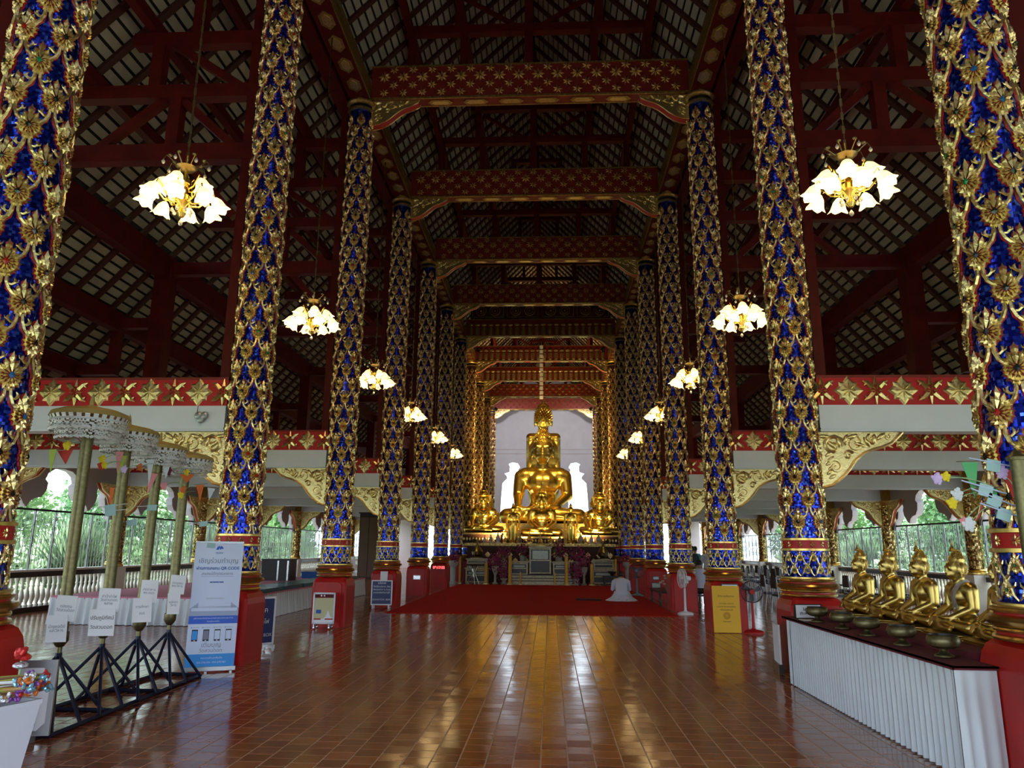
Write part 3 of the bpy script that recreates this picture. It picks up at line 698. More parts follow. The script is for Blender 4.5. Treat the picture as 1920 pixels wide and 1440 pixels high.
def make_chandelier(label):
    t = thing('chandelier', label, 'chandelier', (0, 0, 0), 0, 'lit chandeliers between the columns')
    MB().lathe([(.001, -.34), (.03, -.33), (.055, -.28), (.03, -.22), (.05, -.17), (.09, -.12), (.085, -.05), (.035, .0), (.028, .08), (.06, .12), (.05, .18), (.02, .24), (.02, .5), (.001, .51)], 14).build('stem', GOLDB, t, True)
    MB().lathe([(.02, .30), (.10, .31), (.13, .34), (.05, .36), (.02, .40)], 14).build('crown_plate', BRONZE, t, True)
    b = MB()
    for k in range(62): 
        z = .5+k*.092
        if k % 2: b.box((0, 0, z), (.030, .008, .10))
        else: b.box((0, 0, z), (.008, .030, .10))
    b.build('chain', BRONZE, t)
    def arm(a, R, z0, z1):
        c, s = math.cos(a), math.sin(a); b = MB()
        pr = [(.05, z0), (R*.3, z0-.06), (R*.6, z0-.03), (R*.8, z0+.06), (R*.95, z1+.06), (R, z1+.0)]
        b.tube([(r*c, r*s, z) for r, z in pr], .011, 6); b.tube([(R*.5*c, R*.5*s, z0-.05), (R*.45*c, R*.45*s, z0+.03), (R*.6*c, R*.6*s, z0+.06)], .007, 5)
        ao = b.build('arm', GOLDB, t, True)
        sh = obj('glass_shade', SHM, ao, (R*c, R*s, z1), sc=1.22); sh.rotation_euler = Euler((0, -.42, a)); return ao
    for k in range(8): arm(2*PI*k/8+.2, .37, -.08, -.03)
    for k in range(5): arm(2*PI*k/5+.5, .22, .10, .16)
    for k in range(7):
        a = 2*PI*k/7; obj('crystal_drop', DRM, t, (.11*math.cos(a), .11*math.sin(a), -.25))
        b = MB(); b.tube([(.10*math.cos(a), .10*math.sin(a), .33), (.18*math.cos(a), .18*math.sin(a), .40), (.24*math.cos(a), .24*math.sin(a), .44), (.27*math.cos(a), .27*math.sin(a), .38)], [.008, .007, .006, .004], 5); b.ell((.2*math.cos(a), .2*math.sin(a), .45), (.03, .03, .02), 6, 4); la = b.build('leaf_arm', BRONZE, t)
        obj('crystal_drop', DRM, la, (.27*math.cos(a), .27*math.sin(a), .35))
    obj('crystal_drop', DRM, t, (0, 0, -.40), sc=1.2)
    return t
ch0 = None
for n in range(1, 7):
    for s in (-1, 1):
        lab = f'lit brass chandelier with glowing tulip shades, {ORD[n-1]} from the front on the {SIDE[s]}'
        loc = (s*4.06, ROW(n)+2.5575, 5.90); rz = .3*n+s
        if ch0 is None: ch0 = make_chandelier(lab); ch0.location = loc; ch0.rotation_euler = (0, 0, rz); c = ch0
        else: c = copy_tree(ch0, loc, rz, lab)
        ld = bpy.data.lights.new('chandelier_light', 'POINT'); ld.energy = CHAND_W; ld.color = (1.0, .66, .30); ld.shadow_soft_size = .32
        lo = bpy.data.objects.new('chandelier_light', ld); COL.objects.link(lo); lo.parent = c; lo.location = (0, 0, -.30)

# ================================================================== STATUES
def seated_prims(lap=False):
    P = [('e', (0, .06, .11), (.20, .15, .11)), ('e', (0, .06, .26), (.125, .112, .20)), ('e', (0, .045, .40), (.172, .135, .14)), ('c', (-.165, .055, .470), (.165, .055, .470), .090, .090),
         ('c', (0, .045, .50), (0, .03, .62), .066, .060),
         ('e', (0, .02, .735), (.103, .115, .128)), ('e', (0, -.020, .675), (.078, .078, .080)), ('e', (0, .035, .835), (.086, .092, .082)), ('e', (0, .042, .895), (.052, .054, .066)),
         ('e', (0, -.096, .715), (.012, .022, .038)), ('e', (0, -.108, .690), (.018, .014, .012)), ('e', (0, -.092, .655), (.032, .014, .009)), ('e', (0, -.089, .641), (.026, .014, .008)),
         ('e', (-.040, -.084, .730), (.028, .012, .012)), ('e', (.040, -.084, .730), (.028, .012, .012)), ('e', (-.040, -.086, .757), (.036, .011, .008)), ('e', (.040, -.086, .757), (.036, .011, .008)),
         ('e', (-.109, .03, .715), (.011, .026, .065)), ('e', (.109, .03, .715), (.011, .026, .065)), ('c', (-.108, .02, .68), (-.106, .015, .625), .012, .010), ('c', (.108, .02, .68), (.106, .015, .625), .012, .010),
         # crossed legs
         ('c', (-.12, .05, .085), (-.345, -.08, .075), .092, .076), ('c', (.12, .05, .085), (.345, -.08, .075), .092, .076),
         ('c', (-.345, -.09, .075), (.06, -.22, .060), .070, .050), ('c', (.345, -.09, .075), (-.08, -.19, .115), .070, .048),
         ('c', (-.08, -.19, .115), (-.20, -.17, .135), .045, .030), ('c', (.06, -.22, .060), (.2, -.23, .05), .045, .03)]
    if lap:
        P += [('c', (-.215, .05, .465), (-.232, .03, .28), .070, .056), ('c', (-.232, .03, .28), (-.10, -.17, .17), .050, .037), ('e', (-.03, -.19, .165), (.085, .045, .024))]
    else:
        P += [('c', (-.215, .05, .465), (-.240, .02, .28), .070, .056), ('c', (-.240, .02, .28), (-.235, -.155, .17), .050, .037), ('e', (-.235, -.185, .145), (.042, .035, .03))]
        for dx, L in ((-.03, .085), (-.010, .10), (.010, .095), (.028, .08)): P.append(('c', (-.235+dx, -.195, .14), (-.238+dx*1.1, -.235, .14-L), .0115, .009))
        P.append(('c', (-.195, -.18, .145), (-.175, -.215, .11), .012, .009))
    P += [('c', (.215, .05, .465), (.240, .04, .28), .070, .056), ('c', (.238, .04, .28), (.12, -.16, .165), .050, .037), ('e', (.045, -.19, .165), (.075, .042, .024))]
    for i in range(4): P.append(('c', (.0, -.165-.018*i, .17), (-.085, -.165-.018*i, .168), .010, .008))
    P.append(('c', (.05, -.165, .175), (.0, -.15, .195), .011, .008))
    return P
BUD = blob('body', seated_prims(), .0125, GOLDS, 4)
def big_head(P, k=.97):
    out = []
    for p in P:
        q = list(p)
        if p[0] == 'e' and p[1][2] > .6: q[1] = hd(p[1], k); q[2] = tuple(v*k for v in p[2])
        if p[0] == 'c' and p[1][2] > .6: q[1] = hd(p[1], k); q[2] = hd(p[2], k); q[3] *= k; q[4] *= k
        out.append(tuple(q))
    return out
def hd(v, k=.97): return (v[0]*k, .03+(v[1]-.03)*k, .575+(v[2]-.60)*k*.97)
BUDT = blob('body', big_head(seated_prims()), .0115, GOLDS, 4)
BUDB = BUD.copy(); BUDB.materials.clear(); BUDB.materials.append(GOLDB)
BUDL = blob('body', seated_prims(True), .014, GOLDB, 4)
def curls_mesh(m, big=1.0):
    b = MB()
    for (c, R, N, lo) in ((Vector((0, .02, .735)), Vector((.104, .116, .129)), 620, -.5), (Vector((0, .035, .835)), Vector((.087, .093, .083)), 330, .15), (Vector((0, .042, .895)), Vector((.053, .055, .067)), 170, .1)):
        for i in range(N):
            z = 1-2*(i+.5)/N; r = math.sqrt(1-z*z); a = i*2.39996; d = Vector((r*math.cos(a), r*math.sin(a), z))
            if d.z < lo: continue
            if R.z > .12:
                if d.y < -.2 and d.z < .50: continue
                if d.y < .12 and d.z < .12: continue
                if d.z > .85: continue
            p = c+Vector((d.x*R.x, d.y*R.y, d.z*R.z)); u = d.orthogonal().normalized(); w = d.cross(u); h = .0068*big
            b.add([p+(u*math.cos(k*PI*2/5)+w*math.sin(k*PI*2/5))*h-d*.004 for k in range(5)]+[p+d*h*1.1], [(0, 1, 5), (1, 2, 5), (2, 3, 5), (3, 4, 5), (4, 0, 5)])
    return b.mesh('hair_curls', m)
CUR = curls_mesh(GOLDS); CURT = CUR.copy(); CURT.vertices.foreach_set('co', np.array([hd(v.co) for v in CURT.vertices], dtype=np.float32).ravel()); CURB = curls_mesh(GOLDB, 1.1)
FLM = lambda m: MB().lathe([(.036, .935), (.040, .948), (.028, .955), (.032, .964), (.022, .972), (.025, .982), (.015, .992), (.010, 1.02), (.001, 1.08)], 10).mesh('flame_finial', m, True)
FL1, FL2 = FLM(GOLDS), FLM(GOLDB); FLT = FL1.copy(); FLT.vertices.foreach_set('co', np.array([hd(v.co) for v in FLT.vertices], dtype=np.float32).ravel())
def plinth_mesh(m, w=.46, h=.10, m2=None):
    b = MB(); n = 28; vs = []; lv = [(1, 0), (1.0, .018), (.94, .026), (.90, .05), (.94, .072), (.98, .082), (.98, .10)]
    for k, z in lv:
        for j in range(n):
            a = 2*PI*j/n; ca, sa = math.cos(a), math.sin(a); vs.append((w*k*math.copysign(abs(ca)**.7, ca), -.06+.30*k*math.copysign(abs(sa)**.7, sa), z*h/.1-h))
    b.add(vs, [(i*n+j, i*n+(j+1) % n, (i+1)*n+(j+1) % n, (i+1)*n+j) for i in range(len(lv)-1) for j in range(n)]+[tuple(range(n-1, -1, -1)), tuple((len(lv)-1)*n+j for j in range(n))])
    return b.mesh('lotus_plinth', m, True)
PL1 = plinth_mesh(GOLDS, .415, .03)
ydesc = ['farthest from the camera', 'second from the far end', 'middle of the row', 'wearing a silver sash', 'nearest, half hidden by the column']
for i, y in enumerate((9.58, 8.80, 8.07, 7.36, 6.65)):
    t = thing('buddha_statue', f'gold seated Buddha in the row facing the nave, {ydesc[i]}', 'statue', (4.30, y, .873), -PI/2, 'gold Buddhas on the right-hand table', .82)
    obj('body', BUDT, t); obj('hair_curls', CURT, t); obj('flame_finial', FLT, t); obj('lotus_plinth', PL1, t)
    # robe edge over the left shoulder
    b = MB(); pts = [(.10, .135, .50), (.115, .05, .565), (.11, -.035, .525), (.075, -.075, .45), (.05, -.072, .36), (.04, -.055, .26)]
    b.tube(pts, .016 if i != 3 else .026, 6); b.build('sash', SKIRT if i == 3 else GOLDS, t, True)
    if i == 3: t.children[-1].data.materials[0] = mat('silver_sequin', (.8, .8, .85), .25, .9, bump=1.0, bscale=300); t.children[-1]['label'] = 'silver sequinned sash'
# alms bowls
bowl_prof = [(.075, 0), (.085, .006), (.08, .02), (.045, .035), (.032, .055), (.035, .07), (.085, .078), (.125, .10), (.138, .135), (.132, .165), (.118, .185), (.122, .192), (.112, .192), (.108, .18), (.118, .14), (.10, .10), (.001, .09)]
BW = MB().lathe(bowl_prof, 24); 
for k, f in enumerate(BW.f): 
    if k >= 24*12: BW.m[k] = 1
BW = BW.mesh('bowl', [BRASS, BLACK], True)
bd = ['beside the notice card at the far end', 'second from the far end', 'third from the far end', 'fourth from the far end', 'nearest the camera']
for i, y in enumerate((9.02, 8.28, 7.65, 6.92, 6.22)):
    o = tag(obj('alms_bowl', BW, None, (3.56, y, .80), 0, .88), f'footed brass alms bowl on the maroon cloth, {bd[i]}', 'bowl', 'brass alms bowls')
# table with maroon cloth, pleated skirts
def skirt(x0, y0, x1, y1, z0, z1, n, amp, name='skirt', m=SKIRT, parent=None, top=.12):
    b = MB(); d = Vector((x1-x0, y1-y0, 0)); L = d.length; d.normalize(); nn = Vector((d.y, -d.x, 0)); K = n*6; vs = []; rr = random.Random(int(L*100))
    lev = (1.0, .9, .5, .0)
    for q, h in enumerate(lev):
        for k in range(K+1):
            t = k/K; ph = k % 6; tri = (0, .5, 1, .9, .3, 0)[ph]; a = amp*tri*(top+(1-top)*(1-h))*(1+.3*math.sin(k*.37)); p = Vector((x0, y0, 0))+d*(L*t)+nn*a
            vs.append((p.x, p.y, z0+(z1-z0)*h))
    fs = [(q*(K+1)+k, q*(K+1)+k+1, (q+1)*(K+1)+k+1, (q+1)*(K+1)+k) for q in range(len(lev)-1) for k in range(K)]
    b.add(vs, fs)
    return b.build(name, m, parent, True)
t = thing('skirted_table', 'long table with maroon cloth and white pleated skirt in front of the Buddhas', 'table')
MB().b2((3.42, 5.80, .76), (3.70, 9.75, .785)).b2((3.44, 5.84, .0), (3.48, 5.88, .76)).b2((3.44, 9.66, .0), (3.48, 9.70, .76)).build('frame', BLACKW, t)
MB().b2((3.385, 5.765, .785), (3.705, 9.80, .80)).b2((3.385, 5.765, .772), (3.392, 9.80, .80)).b2((3.385, 5.765, .772), (3.705, 5.772, .80)).build('cloth', MAROON, t)
skirt(3.43, 9.76, 3.43, 7.90, .012, .78, 26, -.085, parent=t)
skirt(3.43, 7.90, 3.44, 5.80, .012, .78, 22, -.10, parent=t)
skirt(3.40, 5.79, 3.70, 5.79, .012, .775, 3, .03, parent=t)
t = thing('statue_platform', 'maroon draped platform carrying the row of seated Buddhas', 'platform')
MB().b2((3.715, 6.12, 0), (4.85, 10.38, .80)).build('body', MAROON, t); MB().b2((3.72, 6.12, .80), (4.85, 10.38, .846)).build('cloth', MAROON, t)
n_ = thing('notice_card', 'grey framed notice card standing behind the farthest alms bowl', 'card', (3.60, 9.45, .80), .15); MB().b2((-.17, -.01, 0), (.17, .01, .17)).build('frame', BLACK, n_); MB().b2((-.155, -.013, .012), (.155, -.009, .158)).build('sheet', PAPER, n_); letters(n_, 'ใส่บาตร\nประจำวันเกิด', .045, INK, (0, -.0145, .085))
tag(MB().b2((3.44, 9.12, .802), (3.6, 9.32, .806)).build('paper_sheet', PAPER), 'loose white paper sheet lying on the maroon cloth', 'paper')

# ------------------------------------------------------------------ altar
t = thing('altar_platform', 'dark carved altar platform with gilded rosettes below the great statues', 'altar')
MB().b2((-3.6, 37.0, 0), (3.6, 48.5, 1.70)).build('body', REDTD, t)
MB().b2((-3.66, 36.94, 1.70), (3.66, 48.5, 1.84)).build('top_slab', GOLDD, t)
for k in range(26):
    x = -3.4+k*.272
    o = obj('gilt_rosette', DIA, t, (x, 36.99, 1.28 if k % 2 else 1.0)); o.scale = (.7,)*3
for k in range(44): MB().ell((-3.55+k*.165, 36.93, 1.77), (.06, .03, .05), 8, 5).build('bead', GOLD, t)
MB().b2((-2.6, 41.5, 1.84), (2.6, 46.0, 2.45)).b2((-2.45, 41.6, 2.45), (2.45, 45.8, 2.75)).b2((-2.58, 41.52, 2.75), (2.58, 45.9, 2.95)).build('throne', GOLDD, t)
for k in range(22):
    for z in (2.58, 2.2): MB().ell((-2.6+k*.248, 41.4 if z < 2.5 else 41.48, z), (.09, .03, .07), 8, 5).build('bead', GOLD, t)
for s in (-1, 1): MB().b2((s*2.9-.72, 40.25, 1.84), (s*2.9+.72, 41.05, 2.43)).build('statue_base', GOLDD, t)
for x, w, z in ((-3.05, 1.0, 2.38), (3.1, .95, 2.30), (.02, 1.16, 2.20)):
    MB().b2((x-w, 38.7, 1.84), (x+w, 40.15, z-.08)).build('statue_base', REDTD, t); MB().b2((x-w-.04, 38.6, z-.10), (x+w+.04, 40.2, z-.02)).build('base_slab', GOLDD, t)
    for k in range(int(w*2/.16)): MB().ell((x-w+.08+k*.16, 38.69, (1.84+z-.1)/2), (.055, .03, .09), 8, 5).build('bead', GOLD, t)
def statue(name, label, me, cur, fl, loc, rz, sc, group=None):
    t = thing(name, label, 'statue', loc, rz, group, sc)
    obj('body', me, t); obj('hair_curls', cur, t)
    if fl: obj('flame_finial', fl, t)
    return t
statue('buddha_statue', 'colossal gold seated Buddha at the centre of the altar', BUDB, CURB, None, (.05, 43.6, 2.95), 0, 6.0)
t = statue('buddha_statue', 'small gold meditating Buddha in front of the colossal statue', BUDL, CURB, FL2, (.03, 39.6, 2.22), 0, 2.66)
CRW = MB().lathe([(.098, .80), (.110, .81), (.108, .835), (.085, .85), (.092, .86), (.078, .885), (.07, .90), (.074, .91), (.058, .93), (.055, .95), (.036, .97), (.03, 1.0), (.014, 1.03), (.001, 1.12)], 14).mesh('crown', GOLDB, True)
def ornaments():
    b = MB()
    b.tube([(.13*math.cos(a), .04-.11*math.sin(a), .53-.10*math.sin(a)**2) for a in [PI*k/14 for k in range(15)]], .014, 6)
    for s in (-1, 1): b.tube([(s*.16, -.04, .53), (s*.06, -.085, .40), (-s*.02, -.08, .33)], .010, 5); b.lathe([(.066, .36), (.074, .375), (.066, .39)], 12, 0, (s*.255, .04, 0)); b.prism([(s*.105, .80), (s*.17, .84), (s*.15, .74), (s*.125, .66)], .02, .035)
    b.ell((0, -.085, .40), (.03, .012, .03), 8, 5)
    return b.mesh('ornaments', GOLDB, True)
ORN = ornaments()
for s, x in ((-1, -3.05), (1, 3.1)):
    t = statue('crowned_statue', f'gold crowned Buddha with chest ornaments on the {SIDE[s]} of the altar', BUDB, CURB, None, (x, 39.6, 2.38 if s < 0 else 2.30), 0, 2.42)
    obj('crown', CRW, t); obj('ornaments', ORN, t)
    statue('buddha_statue', f'darker gold seated Buddha behind the crowned one on the {SIDE[s]}', BUD, CUR, FL1, (s*2.9, 40.85, 2.45), 0, 2.1)
def standing_prims(robe=True):
    P = [('e', (0, 0, .93), (.062, .07, .08)), ('e', (0, .01, 1.0), (.038, .04, .04)), ('c', (0, 0, .80), (0, 0, .88), .035, .032), ('c', (-.115, .01, .775), (.115, .01, .775), .05, .05),
         ('e', (0, 0, .68), (.135, .075, .14)), ('e', (0, 0, .50), (.12, .075, .16)), ('c', (-.05, 0, .45), (-.055, 0, .04), .075, .045), ('c', (.05, 0, .45), (.055, 0, .04), .075, .045), ('e', (-.055, -.05, .02), (.04, .08, .022)), ('e', (.055, -.05, .02), (.04, .08, .022))]
    for s in (-1, 1): P += [('c', (s*.15, .01, .76), (s*.175, 0, .56), .04, .034), ('c', (s*.175, 0, .56), (s*.165, -.03, .40), .034, .026), ('e', (s*.165, -.035, .36), (.018, .026, .04))]
    P += [('e', (s*.066, .01, .92), (.008, .015, .04)) for s in (-1, 1)]+[('e', (0, -.068, .925), (.008, .012, .022))]
    return P
STD = blob('body', standing_prims(), .011, GOLDB, 4)
for s, x in ((-1, -1.45), (1, 1.55)):
    t = thing('standing_figure', f'slim gold standing attendant figure {SIDE[s]} of the small meditating Buddha', 'statue', (x, 39.0, 1.92), 0, None, 1.82)
    obj('body', STD, t); MB().lathe([(.045, 1.0), (.05, 1.02), (.03, 1.04), (.02, 1.07), (.001, 1.12)], 10).build('finial', GOLDB, t, True); MB().lathe([(.12, -.04), (.12, -.02), (.10, -.01), (.11, 0)], 12).build('base', GOLDB, t, True)
# great figure behind, back to the hall, wrapped in a robe
RP = [('e', (0, 0, 6.95), (.56, .56, .80)), ('e', (0, 0, 7.60), (.40, .40, .27)), ('c', (0, 0, 5.7), (0, 0, 6.4), .34, .32), ('c', (-.82, 0, 5.62), (.82, 0, 5.62), .30, .30), ('e', (0, 0, 4.6), (1.02, .55, 1.3)), ('e', (0, 0, 2.6), (1.0, .55, 2.2)), ('e', (0, 0, .7), (1.0, .6, .9))]
for s in (-1, 1): RP += [('c', (s*.86, 0, 5.55), (s*.90, 0, 3.6), .24, .20), ('c', (s*.90, 0, 3.6), (s*.86, .2, 2.2), .20, .14), ('e', (s*.56, 0, 6.65), (.05, .13, .42))]
RB = blob('body', RP, .06, GOLDB, 4)
t = thing('robed_statue', 'tall gold statue standing behind the colossal Buddha, seen from its back', 'statue', (.05, 47.2, 2.95)); obj('body', RB, t)
b = MB(); N = 260
for i in range(N):
    z = 1-2*(i+.5)/N; r = math.sqrt(1-z*z); a = i*2.39996
    if z < -.45: continue
    p = Vector((.57*r*math.cos(a), .57*r*math.sin(a), 6.95+.81*z)); d = Vector((r*math.cos(a), r*math.sin(a), z)); u = d.orthogonal().normalized(); w = d.cross(u)
    b.add([p+(u*math.cos(k*PI*2/5)+w*math.sin(k*PI*2/5))*.05 for k in range(5)]+[p+d*.085], [(0, 1, 5), (1, 2, 5), (2, 3, 5), (3, 4, 5), (4, 0, 5)])
b.build('hair_curls', GOLDB, t); MB().lathe([(.13, 7.80), (.14, 7.86), (.08, 7.9), (.09, 7.95), (.04, 8.05), (.001, 8.3)], 10).build('finial', GOLDB, t, True)
# hanging chain of silver ornaments above the statue
t = thing('hanging_pendant', 'long silver filigree pendant hanging above the colossal Buddha', 'ornament', (.0, 41.2, 9.9)); b = MB()
for k in range(12): b.b2((-.10, -.01, k*.27), (.10, .01, k*.27+.2)); 
b.build('links', PAPER, t); MB().b2((-.015, -.005, 0), (.015, .005, 3.4)).build('ribbon', GREY, t)
# altar furniture
def mirror_table(t, x0, x1, y0, y1, z0, z1, m=GOLDM):
    b = MB(); w = .07
    for x in (x0, x1-w):
        for y in (y0, y1-w): b.b2((x, y, z0), (x+w, y+w, z1))
    for z in (z0+.02, z1-w, (z0+z1)/2): b.b2((x0, y0-.01, z), (x1, y0+w, z+.05))
    b.build('frame', m, t); MB().b2((x0+.02, y0+.03, z0+.04), (x1-.02, y1-.02, z1-.02)).build('panel', BLACKW, t)
    MB().b2((x0-.05, y0-.05, z1), (x1+.05, y1+.05, z1+.06)).build('top', m, t)
    MB().b2((x0+.14, y0-.004, (z0+z1)/2+.08), (x1-.14, y0+.03, z1-.12)).build('mirror_inlay', MIRROR, t)
t = thing('altar_table_set', 'stepped gilded altar table set with scrolled frames at the foot of the platform', 'altar table', (0, 34.9, 0))
mirror_table(t, -.48, .52, 0, .6, .45, 1.62, ALTC); 
for x0, x1 in ((-1.35, -.55), (.6, 1.38)): mirror_table(t, x0, x1, 0, .6, .40, .95, ALTC)
MB().b2((-1.5, -.1, .0), (1.55, .7, .12)).b2((-1.42, -.06, .16), (1.47, .66, .24)).b2((-1.38, -.04, .28), (1.42, .64, .38)).build('stepped_base', ALTC, t)
MB().b2((-1.45, -.02, .12), (1.5, .6, .42)).build('core', BLACKW, t)
t = thing('small_shrine', 'small gilt pagoda ornament on top of the altar table set', 'ornament', (.02, 35.2, 1.68)); MB().lathe([(.22, 0), (.22, .05), (.12, .09), (.15, .16), (.08, .22), (.05, .4), (.03, .55), (.001, .75)], 12).build('spire', GOLD, t, True); MB().lathe([(.28, 0), (.28, .02)], 12).build('tray', ALTC, t)
for s, x0 in ((-1, -3.5), (1, 2.45)):
    t = thing('mirrored_altar_table', f'mirror-inlaid altar table on the {SIDE[s]} of the platform front', 'altar table', (0, 35.6, 0)); mirror_table(t, x0, x0+1.05, 0, .55, .0, .62, ALTC); mirror_table(t, x0+.05, x0+1.0, .05, .5, .68, 1.05, ALTC)
    t = thing('bronze_shrine', f'bronze bell-shaped offering bowl on the {SIDE[s]} altar table', 'bowl', (x0+.52, 35.85, 1.11)); MB().lathe([(.25, 0), (.25, .04), (.1, .08), (.24, .18), (.27, .32), (.16, .5), (.06, .6), (.03, .78), (.001, .95)], 14).build('body', BRONZE, t, True); MB().lathe([(.3, 0), (.3, .015)], 12).build('tray', ALTC, t)
for x, y, h, r in ((-1.32, 34.05, 1.25, .075), (1.2, 34.05, 1.25, .075), (-3.68, 34.9, 1.2, .05), (-2.45, 34.6, .92, .07), (2.35, 34.6, .92, .07), (3.46, 34.9, 1.15, .055), (-.85, 33.95, .55, .035), (.68, 33.95, .55, .035)):
    t = thing('candle', f'{"tall" if h > 1 else "short"} yellow wax candle {"beside the stepped altar tables" if abs(x) < 1.5 else "near the altar corner"}, {SIDE[1 if x > 0 else -1]} {"inner" if abs(x) < 1 else "outer" if abs(x) > 3 else "middle" if abs(x) > 2 else "front"} one', 'candle', (x, y, 0), 0, 'altar candles')
    MB().lathe([(r*2, 0), (r*2, .02), (r*1.2, .05), (r*1.5, .10)], 12).build('base', GOLD, t, True); MB().lathe([(r, .1), (r, h), (.004, h+.01), (.004, h+.06)], 12).build('wax', WAX, t, True)
t = thing('offering_stand', 'round dark tray on a crossed silver stand before the left altar table', 'stand', (-2.98, 34.2, 0))
MB().lathe([(.36, .82), (.38, .84), (.36, .88), (.001, .88)], 16).build('tray', BLACKW, t, True)
for k in range(4): 
    a = PI*k/2+.4; MB().tube([(.26*math.cos(a), .26*math.sin(a), .0), (.16*math.cos(a), .16*math.sin(a), .25), (.04*math.cos(a), .04*math.sin(a), .5), (.22*math.cos(a), .22*math.sin(a), .83)], .028, 6).build('leg', STEEL, t, True)
t = thing('offering_stand', 'low carved wooden offering table with a lotus bowl on the right', 'table', (3.25, 34.2, 0)); MB().b2((-.42, -.3, .36), (.42, .3, .42)).b2((-.38, -.26, .0), (-.30, .26, .36)).b2((.30, -.26, 0), (.38, .26, .36)).build('table', BLACKW, t); MB().lathe([(.05, .42), (.07, .48), (.18, .56), (.2, .62), (.001, .58)], 12).build('lotus_bowl', BLACKW, t)
for s, x in ((-1, -3.95), (1, 4.0)):
    t = thing('stone_stand', f'pale stone pillar stand with orchids by the {SIDE[s]} altar corner', 'stand', (x, 34.6, 0)); MB().lathe([(.2, 0), (.2, .06), (.13, .1), (.13, .75), (.22, .85), (.24, .98), (.24, 1.02)], 14).build('pillar', CERAM, t, True)
    b = MB()
    for k in range(60): b.ell((rnd.gauss(0, .16), rnd.gauss(0, .12), 1.15+rnd.gauss(0, .1)), (.05, .05, .035), 6, 4)
    stuff(b.build('orchids', ORCHID, t))
def bouquet(x, y, h, label, W_=.3, Hh=.35, pot=True):
    t = thing('orchid_vase', label, 'vase', (x, y, 0), 0, 'orchid arrangements on the altar')
    MB().lathe([(.12, 0), (.13, .03), (.06, .07), (.05, h*.5), (.09, h*.6), (.15, h*.8), (.17, h), (.15, h)], 14).build('vase', CERAM, t, True)
    b = MB(); rr = random.Random(int(x*100)+900)
    for k in range(110):
        p = Vector((rr.gauss(0, W_*.5), rr.gauss(0, W_*.4), h+Hh*.5+rr.gauss(0, Hh*.4))); b.ell(p, (.045, .045, .03), 5, 4, 0, Euler((rr.random()*3, rr.random()*3, 0)).to_matrix())
    stuff(b.build('orchids', ORCHID, t))
    b = MB()
    for k in range(12): a = rr.random()*6.28; b.tube([(0, 0, h*.9), (W_*.5*math.cos(a), W_*.4*math.sin(a), h+Hh*.5), (W_*.9*math.cos(a), W_*.7*math.sin(a), h+Hh*(.4+.5*rr.random()))], .008, 4)
    b.build('stems', LEAF1, t)
for i, (x, y, h, w, hh) in enumerate(((-1.62, 34.5, .26, .32, .55), (1.62, 34.5, .26, .32, .55), (-2.05, 34.9, .78, .30, .45), (2.02, 34.9, .78, .30, .45), (-1.72, 36.1, 1.02, .34, .5), (1.75, 36.1, 1.02, .34, .5), (-.82, 36.35, 1.22, .34, .5), (.88, 36.35, 1.22, .34, .5))):
    bouquet(x, y, h, f'magenta orchids in a {"low white pot" if h < .5 else "slender white vase" if h < .9 else "tall stand" if h < 1.1 else "vase behind the altar tables"} on the {SIDE[-1 if x < 0 else 1]} of the altar', w, hh)
OFF = MB().lathe([(.10, 0), (.10, .02), (.05, .05), (.09, .12), (.07, .2), (.03, .26), (.02, .34), (.001, .4)], 10).mesh('offering', CERAM, True)
for i, (x, m) in enumerate(((-2.75, WHITEP), (-2.45, CERAM), (-2.1, WHITEP), (-1.75, GOLD), (-1.0, MIRROR), (-.55, GOLD), (.5, GOLD), (.95, MIRROR), (1.95, CERAM), (2.2, GOLD), (2.5, WHITEP), (2.85, CERAM))):
    o = tag(obj('offering_jar', OFF, None, (x, 37.12, 1.842), 0, 1.0+.2*(i % 3)), f'small lidded offering jar on the altar edge, {["first","second","third","fourth","fifth","sixth","seventh","eighth","ninth","tenth","eleventh","twelfth"][i]} from the left', 'jar', 'offering jars on the altar edge'); o.material_slots[0].link = 'OBJECT'; o.material_slots[0].material = m
# added floodlights at invented positions, giving the altar its gold lighting
def flood(x, y, z, tx, ty, tz, power, label, spot=1.0, col=(1.0, .70, .26)):
    t = thing('added_flood_lamp', label, 'lamp', (x, y, z)); d = Vector((tx-x, ty-y, tz-z)); q = d.to_track_quat('-Z', 'Y'); 
    h = MB().lathe([(.001, .22), (.07, .20), (.09, .12), (.11, .0), (.10, .0), (.09, .02), (.001, .02)], 14).build('housing', BLACK, t, True); h.rotation_euler = q.to_euler()
    MB().b2((-.02, -.02, -.12), (.02, .02, .1)).build('yoke', BLACK, t)
    ld = bpy.data.lights.new('added_flood_light', 'SPOT'); ld.energy = power; ld.color = col; ld.spot_size = spot; ld.spot_blend = .6; ld.shadow_soft_size = .12
    lo = bpy.data.objects.new('added_flood_light', ld); COL.objects.link(lo); lo.parent = t; lo.rotation_euler = q.to_euler(); lo.location = d.normalized()*.08
for s in (-1, 1):
    flood(s*3.2, 36.9, 11.6, s*.4, 43.5, 5.5, ALTAR_W*2.2, f'added black flood lamp under the seventh beam on the {SIDE[s]}', 1.0)
    flood(s*2.2, 37.7, 1.985, s*3.7, 41.3, 5.2, ALTAR_W*.9, f'added small black flood lamp on the altar platform edge, {SIDE[s]} side', 1.7)
    flood(s*.95, 37.9, 1.985, s*.1, 40.5, 4.2, ALTAR_W*.35, f'added small black flood lamp before the meditating Buddha, {SIDE[s]} side', 1.4)
    flood(s*3.35, 44.6, 2.1, s*.6, 46, 12.5, ALTAR_W*2.4, f'added black flood lamp beside the throne pointing at the beams, {SIDE[s]} side', 1.6)
